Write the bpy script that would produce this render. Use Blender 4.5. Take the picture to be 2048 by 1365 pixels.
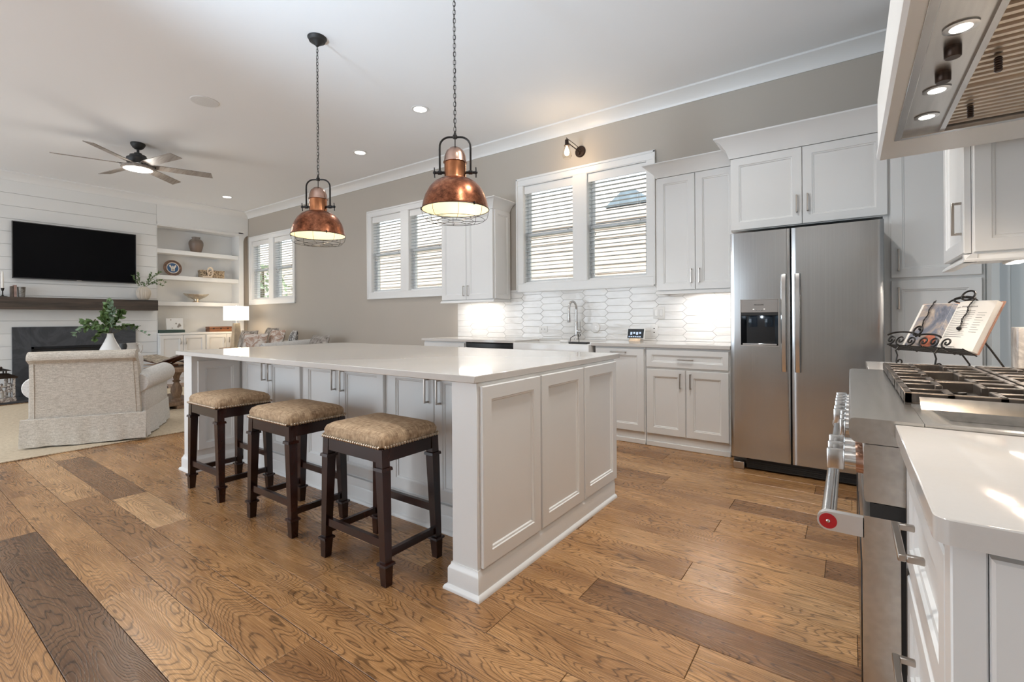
import bpy, bmesh, math, random
from mathutils import Vector, Matrix
random.seed(7)
for o in list(bpy.data.objects): bpy.data.objects.remove(o)
SC = bpy.context.scene
COL = SC.collection
PI = math.pi
# ------------------------------------------------------------------ camera
cam_d = bpy.data.cameras.new('camera'); cam = bpy.data.objects.new('camera', cam_d); COL.objects.link(cam)
F_PX = 943.34
cam_d.sensor_width = 36.0; cam_d.lens = F_PX / 2048 * 36; cam_d.shift_y = -(682.5 - 638.71) / 2048
cam_d.clip_start = 0.02; cam_d.clip_end = 200
yaw, roll = math.radians(35.6066), math.radians(-0.36515)
Fv = Vector((-math.sin(yaw), math.cos(yaw), 0)); Rv = Vector((math.cos(yaw), math.sin(yaw), 0)); Uv = Vector((0, 0, 1))
R2 = Rv * math.cos(roll) + Uv * math.sin(roll); U2 = -Rv * math.sin(roll) + Uv * math.cos(roll)
CAM_Z = 1.145; ZFILL = 3.38
cam.matrix_world = Matrix(((R2.x, U2.x, -Fv.x, 0), (R2.y, U2.y, -Fv.y, 0), (R2.z, U2.z, -Fv.z, CAM_Z), (0, 0, 0, 1)))
SC.camera = cam
# ------------------------------------------------------------------ world, sun, added fill lights, exposure
W = bpy.data.worlds.new('sky'); SC.world = W; W.use_nodes = True
wn = W.node_tree.nodes; wl = W.node_tree.links
bg = wn['Background']; bg.inputs[0].default_value = (0.86, 0.93, 1.0, 1); bg.inputs[1].default_value = 1.7

def light(name, kind, loc, energy, color=(1, 1, 1), target=None, size=None, size_y=None, parent=None, **kw):
    d = bpy.data.lights.new(name, kind); d.energy = energy; d.color = color
    o = bpy.data.objects.new(name, d); COL.objects.link(o); o.location = loc
    if target is not None:
        o.rotation_euler = (Vector(target) - Vector(loc)).to_track_quat('-Z', 'Y').to_euler()
    if kind == 'AREA':
        d.shape = 'RECTANGLE' if size_y else 'SQUARE'; d.size = size
        if size_y: d.size_y = size_y
    elif size is not None and kind != 'SUN':
        d.shadow_soft_size = size
    for k, v in kw.items(): setattr(d, k, v)
    return o

sun = light('sun', 'SUN', (0, -6, 12), 3.2, (1, 0.93, 0.84), target=(1.5, 3, 0)); sun.data.angle = 0.01
# unseen area lights added to brighten the room from behind and right
FILL = (0.72, 0.86, 1.0)
for loc, tg, ee, ww, hh in (((-8.6, -3.95, 1.4), (-8.6, 0, 2.6), 46, 2.4, 2.5), ((-5.6, -3.95, 1.4), (-5.6, 0, 2.6), 46, 2.4, 2.5),
                            ((-3.4, -3.95, 1.4), (-2.6, 0, 2.2), 34, 1.6, 2.5), ((2.2, 3.62, 1.5), (-1, 2.6, 1.5), 12, .85, 2.0)):
    light('window_daylight', 'AREA', loc, ee, FILL, target=tg, size=ww, size_y=hh)
# unseen spot added out of frame to brighten the ceiling
light('bounced_flash', 'SPOT', (-2.7, -.7, 1.2), 350, (.66, .83, 1), target=(-2.35, 1.7, ZFILL), size=.25, spot_size=1.3, spot_blend=1.0)
SC.view_settings.view_transform = 'Standard'; SC.view_settings.look = 'None'
SC.view_settings.exposure = 0.46; SC.view_settings.gamma = 1.0; SC.view_settings.use_curve_mapping = False
SC.cycles.use_denoising = True
SC.cycles.max_bounces = 8; SC.cycles.diffuse_bounces = 5; SC.cycles.glossy_bounces = 4; SC.cycles.transparent_max_bounces = 16
SC.cycles.sample_clamp_indirect = 6.0
SC.cycles.caustics_reflective = False; SC.cycles.caustics_refractive = False

# ------------------------------------------------------------------ materials
def nodes(name):
    m = bpy.data.materials.new(name); m.use_nodes = True
    nt = m.node_tree; return m, nt, nt.nodes['Principled BSDF']
def N(nt, typ, **kw):
    n = nt.nodes.new(typ)
    for k, v in kw.items(): setattr(n, k, v)
    return n
def setin(n, **kw):
    for k, v in kw.items(): n.inputs[k.replace('_', ' ')].default_value = v
def coords(nt, scale=(1, 1, 1), kind='Object', rot=(0, 0, 0)):
    t = N(nt, 'ShaderNodeTexCoord'); mp = N(nt, 'ShaderNodeMapping')
    mp.inputs['Scale'].default_value = scale; mp.inputs['Rotation'].default_value = rot
    nt.links.new(t.outputs[kind], mp.inputs['Vector']); return mp.outputs['Vector']
def ramp(nt, fac, stops):
    r = N(nt, 'ShaderNodeValToRGB'); el = r.color_ramp.elements
    while len(el) < len(stops): el.new(0.5)
    for e, (p, c) in zip(el, stops): e.position = p; e.color = (*c, 1)
    nt.links.new(fac, r.inputs['Fac']); return r.outputs['Color']
def noise(nt, vec, scale=5, detail=3, rough=0.5, dist=0.0):
    n = N(nt, 'ShaderNodeTexNoise'); setin(n, Scale=scale, Detail=detail, Roughness=rough, Distortion=dist)
    nt.links.new(vec, n.inputs['Vector']); return n.outputs['Fac']
def bump(nt, b, h, strength=0.1, dist=0.01):
    n = N(nt, 'ShaderNodeBump'); n.inputs['Strength'].default_value = strength; n.inputs['Distance'].default_value = dist
    nt.links.new(h, n.inputs['Height']); nt.links.new(n.outputs['Normal'], b.inputs['Normal'])
def shade(c, k): return tuple(min(1, x * k) for x in c)

def paint(name, col, rough=0.4, var=0.04, scale=3.0, bmp=0.0, metal=0.0, spec=0.5):
    m, nt, b = nodes(name); v = coords(nt)
    c = ramp(nt, noise(nt, v, scale, 4), [(0.3, shade(col, 1 - var)), (0.7, shade(col, 1 + var))])
    nt.links.new(c, b.inputs['Base Color']); setin(b, Roughness=rough, Metallic=metal); b.inputs['Specular IOR Level'].default_value = spec
    if bmp: bump(nt, b, noise(nt, v, scale * 40, 2), bmp, 0.002)
    return m
def brushed(name, col, rough=0.3, scale=(4, 4, 220), wav=0.0, var=0.12):
    m, nt, b = nodes(name); v = coords(nt, scale)
    n = noise(nt, v, 1.0, 4, 0.6)
    nt.links.new(ramp(nt, n, [(0.25, shade(col, 1 - var)), (0.75, shade(col, 1 + var))]), b.inputs['Base Color'])
    setin(b, Metallic=1.0, Roughness=rough)
    if wav:
        big = noise(nt, coords(nt, (2.2, 1, 1.5)), 1.0, 1.0, 0.4)
        bump(nt, b, big, wav, 0.06)
    return m
def fabric(name, c1, c2, scale=60, rough=0.9, bmp=0.25, stretch=(1, 1, 1), mid=0.5):
    m, nt, b = nodes(name)
    n1 = noise(nt, coords(nt, tuple(s * scale for s in stretch)), 1, 3, 0.6)
    n2 = noise(nt, coords(nt, (stretch[1] * scale, stretch[0] * scale, stretch[2] * scale)), 1, 3, 0.6)
    a = N(nt, 'ShaderNodeMath', operation='ADD'); nt.links.new(n1, a.inputs[0]); nt.links.new(n2, a.inputs[1])
    h = N(nt, 'ShaderNodeMath', operation='MULTIPLY'); h.inputs[1].default_value = 0.5; nt.links.new(a.outputs[0], h.inputs[0])
    nt.links.new(ramp(nt, h.outputs[0], [(mid - 0.14, c1), (mid + 0.14, c2)]), b.inputs['Base Color'])
    setin(b, Roughness=rough); b.inputs['Specular IOR Level'].default_value = 0.2
    bump(nt, b, h.outputs[0], bmp, 0.004); return m
def wood(name, dark, light_, scale=(2, 30, 30), rough=0.4, knots=0.0):
    m, nt, b = nodes(name)
    n = noise(nt, coords(nt, scale), 1, 5, 0.65, 0.6)
    nt.links.new(ramp(nt, n, [(0.32, dark), (0.68, light_)]), b.inputs['Base Color'])
    setin(b, Roughness=rough); bump(nt, b, n, 0.15, 0.003); return m
def emit(name, col, strength):
    m, nt, b = nodes(name); setin(b, Roughness=0.4)
    v = coords(nt); c = ramp(nt, noise(nt, v, 4, 2), [(0.2, shade(col, 0.97)), (0.8, col)])
    nt.links.new(c, b.inputs['Base Color']); nt.links.new(c, b.inputs['Emission Color']); b.inputs['Emission Strength'].default_value = strength
    return m
def thin_glass(name, tint=(1, 1, 1), refl=0.08, rough=0.02):
    m = bpy.data.materials.new(name); m.use_nodes = True; nt = m.node_tree; nt.nodes.clear()
    out = N(nt, 'ShaderNodeOutputMaterial'); mx = N(nt, 'ShaderNodeMixShader'); tr = N(nt, 'ShaderNodeBsdfTransparent'); gl = N(nt, 'ShaderNodeBsdfGlossy')
    fr = N(nt, 'ShaderNodeFresnel'); fr.inputs['IOR'].default_value = 1.45
    tr.inputs['Color'].default_value = (*tint, 1); gl.inputs['Roughness'].default_value = rough
    ge = N(nt, 'ShaderNodeNewGeometry'); sb = N(nt, 'ShaderNodeMath', operation='SUBTRACT'); sb.inputs[0].default_value = 1.0; nt.links.new(ge.outputs['Backfacing'], sb.inputs[1])
    mu = N(nt, 'ShaderNodeMath', operation='MULTIPLY'); nt.links.new(fr.outputs[0], mu.inputs[0]); nt.links.new(sb.outputs[0], mu.inputs[1])
    nt.links.new(mu.outputs[0], mx.inputs[0]); nt.links.new(tr.outputs[0], mx.inputs[1]); nt.links.new(gl.outputs[0], mx.inputs[2]); nt.links.new(mx.outputs[0], out.inputs[0])
    return m

M = {}
M['white'] = paint('cabinet_white', (0.76, 0.755, 0.74), 0.32, 0.01)
M['trim'] = paint('trim_white', (0.80, 0.795, 0.78), 0.35, 0.01)
M['ceil'] = paint('ceiling_white', (0.88, 0.885, 0.89), 0.75, 0.008, 0.6)
M['greige'] = paint('wall_greige', (0.46, 0.415, 0.36), 0.6, 0.02, 1.2, 0.05)
M['shiplap'] = paint('shiplap_white', (0.76, 0.76, 0.745), 0.45, 0.015, 1.0)
M['cool'] = paint('cool_white', (0.60, 0.615, 0.60), 0.45, 0.01)
M['steel'] = brushed('brushed_steel', (0.56, 0.55, 0.54), 0.26, (3, 3, 160))
M['steel_h'] = brushed('brushed_steel_lengthwise', (0.60, 0.585, 0.56), 0.27, (60, 2, 60))
M['fridge'] = brushed('fridge_steel', (0.50, 0.50, 0.50), 0.19, (160, 160, 1.2), 0.07, 0.05)
M['chrome'] = paint('polished_chrome', (0.66, 0.65, 0.64), 0.2, 0.02, metal=1.0)
M['nickel'] = paint('satin_nickel', (0.50, 0.46, 0.42), 0.28, 0.04, metal=1.0)
M['black'] = paint('black_gloss', (0.008, 0.008, 0.009), 0.2, 0.1)
M['blackmat'] = paint('black_matte', (0.015, 0.014, 0.013), 0.55, 0.15)
M['iron'] = paint('oiled_iron', (0.022, 0.019, 0.017), 0.38, 0.3, 20, 0.1, metal=0.6)
M['bronze'] = paint('dark_bronze', (0.05, 0.032, 0.024), 0.35, 0.25, 20, metal=0.7)
M['glass'] = thin_glass('window_glass', (0.97, 0.99, 0.99))
M['plastic'] = paint('white_plastic', (0.80, 0.79, 0.77), 0.35, 0.01)
M['ceramic'] = paint('white_ceramic', (0.80, 0.79, 0.77), 0.12, 0.01)
M['cerm'] = paint('cream_stoneware', (0.66, 0.62, 0.57), 0.5, 0.06, 12)

def mat_quartz():
    m, nt, b = nodes('white_quartz'); v = coords(nt)
    n = noise(nt, v, 2.0, 6, 0.6, 0.8); f = noise(nt, v, 180, 2)
    mx = N(nt, 'ShaderNodeMath', operation='MULTIPLY_ADD'); mx.inputs[1].default_value = 0.25; nt.links.new(f, mx.inputs[0]); nt.links.new(n, mx.inputs[2])
    nt.links.new(ramp(nt, mx.outputs[0], [(0.4, (0.61, 0.58, 0.545)), (0.8, (0.65, 0.62, 0.585))]), b.inputs['Base Color'])
    setin(b, Roughness=0.075); b.inputs['Specular IOR Level'].default_value = 0.6; return m
M['quartz'] = mat_quartz()

def mat_copper():
    m, nt, b = nodes('aged_copper'); v = coords(nt)
    n = noise(nt, v, 9, 6, 0.7, 0.4); n2 = noise(nt, v, 70, 3, 0.7)
    mx = N(nt, 'ShaderNodeMath', operation='MULTIPLY_ADD'); mx.inputs[1].default_value = 0.35; nt.links.new(n2, mx.inputs[0]); nt.links.new(n, mx.inputs[2])
    nt.links.new(ramp(nt, mx.outputs[0], [(0.45, (0.085, 0.032, 0.018)), (0.64, (0.25, 0.088, 0.044)), (0.86, (0.50, 0.21, 0.115))]), b.inputs['Base Color'])
    setin(b, Metallic=1.0)
    r = N(nt, 'ShaderNodeMapRange'); r.inputs['To Min'].default_value = 0.38; r.inputs['To Max'].default_value = 0.2
    nt.links.new(n, r.inputs['Value']); nt.links.new(r.outputs[0], b.inputs['Roughness']); return m
M['copper'] = mat_copper()
M['copper_pale'] = paint('worn_copper_cap', (0.46, 0.29, 0.22), 0.26, 0.25, 14, metal=1.0)
M['copper_band'] = paint('bright_copper_neck', (0.48, 0.20, 0.095), 0.26, 0.25, 14, metal=1.0)
M['cream_enamel'] = paint('cream_enamel', (0.78, 0.71, 0.52), 0.4, 0.02)

def mat_floor():
    m, nt, b = nodes('oak_plank_floor')
    t = N(nt, 'ShaderNodeTexCoord'); at = N(nt, 'ShaderNodeAttribute'); at.attribute_name = 'seed'
    sc = N(nt, 'ShaderNodeVectorMath', operation='ADD'); nt.links.new(t.outputs['Object'], sc.inputs[0]); nt.links.new(at.outputs['Vector'], sc.inputs[1])
    def mapped(s):
        mp = N(nt, 'ShaderNodeMapping'); mp.inputs['Scale'].default_value = s; nt.links.new(sc.outputs[0], mp.inputs['Vector']); return mp.outputs['Vector']
    # cathedral figure: contour lines of a slow field, stretched along the plank
    slow = noise(nt, mapped((0.95, 4.4, 1)), 1.0, 2.4, 0.45, 0.3)
    warp = noise(nt, mapped((5, 26, 1)), 1.0, 2, 0.5)
    ma = N(nt, 'ShaderNodeMath', operation='MULTIPLY_ADD'); ma.inputs[1].default_value = 0.035; nt.links.new(warp, ma.inputs[0]); nt.links.new(slow, ma.inputs[2])
    mu = N(nt, 'ShaderNodeMath', operation='MULTIPLY'); mu.inputs[1].default_value = 58.0; nt.links.new(ma.outputs[0], mu.inputs[0])
    fr = N(nt, 'ShaderNodeMath', operation='FRACT'); nt.links.new(mu.outputs[0], fr.inputs[0])
    line = ramp(nt, fr.outputs[0], [(0.0, (0.10, 0.09, 0.08)), (0.13, (0.30, 0.28, 0.26)), (0.24, (0.95, 0.95, 0.95)), (0.70, (1, 1, 1)), (1.0, (0.62, 0.60, 0.58))])
    fib = noise(nt, mapped((5, 210, 1)), 1.0, 4, 0.75)
    fibc = ramp(nt, fib, [(0.36, (0.45, 0.42, 0.40)), (0.60, (1.08, 1.08, 1.08))])
    blot = noise(nt, mapped((2.0, 6.0, 1)), 1.0, 4, 0.6)
    tone = N(nt, 'ShaderNodeAttribute'); tone.attribute_name = 'tone'
    base = ramp(nt, tone.outputs['Fac'], [(0.0, (0.150, 0.084, 0.045)), (0.30, (0.31, 0.153, 0.062)), (0.60, (0.52, 0.282, 0.118)), (1.0, (0.76, 0.48, 0.245))])
    blc = ramp(nt, blot, [(0.3, (0.66, 0.60, 0.55)), (0.6, (1.06, 1.06, 1.06))])
    def mulc(a, bb, f=1.0):
        x = N(nt, 'ShaderNodeMix', data_type='RGBA', blend_type='MULTIPLY'); x.inputs[0].default_value = f
        nt.links.new(a, x.inputs[6]); nt.links.new(bb, x.inputs[7]); return x.outputs[2]
    c = mulc(mulc(mulc(base, line, 0.72), fibc, 0.55), blc, 0.95)
    # knots
    kn = N(nt, 'ShaderNodeTexVoronoi'); kn.inputs['Scale'].default_value = 1.0; nt.links.new(mapped((1.6, 3.4, 1)), kn.inputs['Vector'])
    kc = ramp(nt, kn.outputs['Distance'], [(0.02, (0.22, 0.18, 0.16)), (0.07, (1, 1, 1))])
    c = mulc(c, kc, 0.8)
    nt.links.new(c, b.inputs['Base Color'])
    rr = N(nt, 'ShaderNodeMapRange'); rr.inputs['To Min'].default_value = 0.20; rr.inputs['To Max'].default_value = 0.33
    nt.links.new(fib, rr.inputs['Value']); nt.links.new(rr.outputs[0], b.inputs['Roughness'])
    b.inputs['Specular IOR Level'].default_value = 0.55
    bump(nt, b, line, 0.12, 0.002); return m
M['floor'] = mat_floor()

def mat_marble(name, c1, c2, scale=3.0, rough=0.2, lo=0.47, hi=0.53):
    m, nt, b = nodes(name); v = coords(nt)
    n = noise(nt, v, scale, 8, 0.6, 1.6)
    nt.links.new(ramp(nt, n, [(lo - 0.08, c1), ((lo + hi) / 2, c2), (hi + 0.08, c1)]), b.inputs['Base Color']); setin(b, Roughness=rough); return m
M['marble'] = mat_marble('veined_marble', (0.80, 0.77, 0.72), (0.50, 0.47, 0.44), 6)
M['soapstone'] = mat_marble('black_soapstone', (0.040, 0.043, 0.050), (0.066, 0.070, 0.078), 2.2, 0.35, 0.49, 0.51)
M['shade'] = emit('lit_lamp_shade', (1.0, 0.93, 0.80), 1.05)
M['bulb'] = emit('lit_bulb', (1.0, 0.85, 0.60), 3.5)
M['canlight'] = emit('lit_downlight', (1.0, 0.96, 0.90), 4.0)
M['hoodlight'] = emit('lit_hood_lamp', (1.0, 0.93, 0.80), 7.0)
M['leaf'] = paint('green_leaf', (0.10, 0.17, 0.055), 0.5, 0.35, 30)
M['leaf_blue'] = paint('eucalyptus_leaf', (0.13, 0.20, 0.12), 0.55, 0.35, 30)
M['stem'] = paint('twig', (0.10, 0.08, 0.04), 0.7, 0.2)
# ------------------------------------------------------------------ geometry helpers
class MB:
    def __init__(s): s.v = []; s.f = []; s.sm = []
    def add(s, vs, fs, smooth=False, M4=None):
        n = len(s.v)
        for p in vs:
            p = Vector(p); s.v.append(M4 @ p if M4 else p)
        for f in fs: s.f.append(tuple(i + n for i in f)); s.sm.append(smooth)
        return s
    def box(s, x0, x1, y0, y1, z0, z1, b=0.0, seg=2, M4=None):
        x0, x1 = min(x0, x1), max(x0, x1); y0, y1 = min(y0, y1), max(y0, y1); z0, z1 = min(z0, z1), max(z0, z1)
        vs = [(x, y, z) for x in (x0, x1) for y in (y0, y1) for z in (z0, z1)]
        fs = [(0, 1, 3, 2), (4, 6, 7, 5), (0, 4, 5, 1), (2, 3, 7, 6), (0, 2, 6, 4), (1, 5, 7, 3)]
        if b <= 0: return s.add(vs, fs, False, M4)
        b = min(b, 0.49 * min(x1 - x0, y1 - y0, z1 - z0))
        bm = bmesh.new(); bv = [bm.verts.new(p) for p in vs]
        for f in fs: bm.faces.new([bv[i] for i in f])
        bmesh.ops.bevel(bm, geom=bm.edges[:], offset=b, segments=seg, profile=0.5, affect='EDGES')
        bm.verts.index_update(); s.add([v.co.copy() for v in bm.verts], [tuple(v.index for v in f.verts) for f in bm.faces], seg > 1 and b > 0.006, M4)
        bm.free(); return s
    def loops(s, rings, close=True, cap0=False, cap1=False, smooth=True, M4=None):
        n = len(rings[0]); vs = [p for r in rings for p in r]; fs = []
        for i in range(len(rings) - 1):
            for j in range(n if close else n - 1):
                a = i * n + j; b2 = i * n + (j + 1) % n
                fs.append((a, b2, b2 + n, a + n))
        s.add(vs, fs, smooth, M4)
        if cap0: s.add(rings[0], [tuple(range(n))], False, M4)
        if cap1: s.add(rings[-1], [tuple(range(n))], False, M4)
        return s
    def lathe(s, prof, c=(0, 0, 0), n=32, cap0=True, cap1=True, smooth=True, M4=None, ribs=0, amp=0.0):
        rings = []
        for r, z in prof:
            ring = []
            for k in range(n):
                a = 2 * PI * k / n; rr = r * (1 + amp * abs(math.cos(ribs * a / 2)) if ribs else 1)
                ring.append((c[0] + rr * math.cos(a), c[1] + rr * math.sin(a), c[2] + z))
            rings.append(ring)
        return s.loops(rings, True, cap0, cap1, smooth, M4)
    def cyl(s, p0, p1, r, r1=None, n=16, cap=True, smooth=True, M4=None):
        p0 = Vector(p0); p1 = Vector(p1); d = (p1 - p0).normalized(); r1 = r if r1 is None else r1
        u = d.orthogonal().normalized(); w = d.cross(u)
        rings = [[p + (u * math.cos(2 * PI * k / n) + w * math.sin(2 * PI * k / n)) * q for k in range(n)] for p, q in ((p0, r), (p1, r1))]
        return s.loops(rings, True, cap, cap, smooth, M4)
    def tube(s, pts, r, n=8, closed=False, M4=None, cap=True, ry=None):
        pts = [Vector(p) for p in pts]; L = len(pts); rings = []
        t0 = (pts[1] - pts[0]).normalized(); u = t0.orthogonal().normalized()
        for i, p in enumerate(pts):
            if closed: t = (pts[(i + 1) % L] - pts[i - 1]).normalized()
            else: t = (pts[min(i + 1, L - 1)] - pts[max(i - 1, 0)]).normalized()
            u = (u - t * u.dot(t)); u = u.normalized() if u.length > 1e-6 else t.orthogonal().normalized()
            w = t.cross(u); q = r[i] if isinstance(r, (list, tuple)) else r
            rings.append([p + u * math.cos(2 * PI * k / n) * q + w * math.sin(2 * PI * k / n) * q for k in range(n)])
        if closed: rings.append(rings[0])
        return s.loops(rings, True, cap and not closed, cap and not closed, True, M4)
    def prism(s, poly, axis, a0, a1, M4=None, smooth=False):
        # poly in the two remaining axes, in xyz order
        def pt(p, a): return {'x': (a, p[0], p[1]), 'y': (p[0], a, p[1]), 'z': (p[0], p[1], a)}[axis]
        r0 = [pt(p, a0) for p in poly]; r1 = [pt(p, a1) for p in poly]
        return s.loops([r0, r1], True, True, True, smooth, M4)
    def ball(s, c, r, n=16, m=10, sc=(1, 1, 1), M4=None):
        prof = [(max(1e-4, r * math.sin(PI * i / m)), -r * math.cos(PI * i / m)) for i in range(m + 1)]
        rings = [[(c[0] + q * math.cos(2 * PI * k / n) * sc[0], c[1] + q * math.sin(2 * PI * k / n) * sc[1], c[2] + z * sc[2]) for k in range(n)] for q, z in prof]
        return s.loops(rings, True, False, False, True, M4)
    def xf(s, M4):
        s.v = [M4 @ Vector(p) for p in s.v]; return s
    def build(s, name, mat, parent=None, keep=False, weld=True):
        off = Vector((0, 0, 0))
        q = parent
        while q is not None: off += q.location; q = q.parent
        me = bpy.data.meshes.new(name)
        base = off if not keep else Vector((0, 0, 0))
        if parent is None and not keep:
            lo = Vector([min(p[i] for p in s.v) for i in range(3)]); hi = Vector([max(p[i] for p in s.v) for i in range(3)])
            base = Vector(((lo.x + hi.x) / 2, (lo.y + hi.y) / 2, lo.z))
        me.from_pydata([tuple(p - base) for p in s.v], [], s.f)
        me.polygons.foreach_set('use_smooth', s.sm)
        bm = bmesh.new(); bm.from_mesh(me)
        if weld: bmesh.ops.remove_doubles(bm, verts=bm.verts, dist=1e-5)
        bmesh.ops.recalc_face_normals(bm, faces=bm.faces); bm.to_mesh(me); bm.free()
        try: me.set_sharp_from_angle(angle=math.radians(38))
        except Exception: pass
        me.materials.append(mat)
        o = bpy.data.objects.new(name, me); COL.objects.link(o)
        if parent is not None: o.parent = parent
        elif not keep: o.location = base
        return o

def tag(o, label=None, cat=None, group=None, kind=None):
    if label: o['label'] = label
    if cat: o['category'] = cat
    if group: o['group'] = group
    if kind: o['kind'] = kind
    return o
def thing(name, label, cat, loc=(0, 0, 0), group=None):
    o = bpy.data.objects.new(name, None); COL.objects.link(o); o.location = loc; o.empty_display_size = 0.1
    return tag(o, label, cat, group)
def struct(name, mb, mat, label=None, cat=None):
    return tag(mb.build(name, mat), label, cat, kind='structure')
def dup(root, loc, rz=None, label=None):
    def cp(o, par):
        c = o.copy(); COL.objects.link(c)
        if par is not None: c.parent = par
        for ch in [x for x in bpy.data.objects if x.parent == o]: cp(ch, c)
        return c
    r = cp(root, None); r.location = loc
    if rz is not None: r.rotation_euler = (0, 0, rz)
    if label: r['label'] = label
    return r
# plane maps: (u, w, n) -> world, n = distance out of the plane towards the room
def NY(y0): return lambda u, w, n: (u, y0 - n, w)
def PY(y0): return lambda u, w, n: (u, y0 + n, w)
def NX(x0): return lambda u, w, n: (x0 - n, u, w)
def PX(x0): return lambda u, w, n: (x0 + n, u, w)
def panel(mb, mp, u0, u1, w0, w1, t=0.02, st=0.06, flat=False):
    """shaker style door: slab with a stepped, beaded recess"""
    def ring(d, n): return [mp(u0 + d, w0 + d, n), mp(u1 - d, w0 + d, n), mp(u1 - d, w1 - d, n), mp(u0 + d, w1 - d, n)]
    L = [(0, 0), (0, t - 0.003), (0.003, t)]
    if not flat: L += [(st, t), (st + 0.003, t - 0.005), (st + 0.010, t - 0.007), (st + 0.014, t - 0.013)]
    mb.loops([ring(*q) for q in L], True, True, True, False); return mb
def pull(mb, mp, u, w, length, vertical=True, out=0.032, th=0.010):
    h = length / 2; a = th / 2
    def bx(u0, u1, w0, w1, n0, n1):
        p0 = mp(u0, w0, n0); p1 = mp(u1, w1, n1); mb.box(p0[0], p1[0], p0[1], p1[1], p0[2], p1[2], 0.0015, 1)
    if vertical:
        bx(u - a, u + a, w - h, w + h, out - th, out); bx(u - a, u + a, w - h, w - h + th, 0, out - th); bx(u - a, u + a, w + h - th, w + h, 0, out - th)
    else:
        bx(u - h, u + h, w - a, w + a, out - th, out); bx(u - h, u - h + th, w - a, w + a, 0, out - th); bx(u + h - th, u + h, w - a, w + a, 0, out - th)
    return mb
def door(par, mp, u0, u1, w0, w1, hu=None, hw=None, hl=0.13, vertical=True, name='door', t=0.02, st=0.06, mat=None):
    d = panel(MB(), mp, u0, u1, w0, w1, t, st).build(name, mat or M['white'], par)
    if hu is not None:
        tag(pull(MB(), lambda u, w, n: mp(u, w, n + t), hu, hw, hl, vertical).build('handle', M['nickel'], d), 'satin nickel bar handle')
    return d
def crown(mb, x0, x1, yf, yb, z0, z1, proj, right=True, left=True):
    h = z1 - z0; L = [(0, 0), (0.006, 0), (0.010, 0.012), (proj * 0.28, h * 0.42), (proj * 0.62, h * 0.74), (proj * 0.92, h * 0.90), (proj, h * 0.93), (proj, h), (0, h)]
    rings = []
    for d, z in L:
        a = x0 - (d if left else 0); b = x1 + (d if right else 0)
        rings.append([(a, yb, z0 + z), (a, yf - d, z0 + z), (b, yf - d, z0 + z), (b, yb, z0 + z)])
    mb.loops(rings, False, False, False, False); return mb
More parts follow.
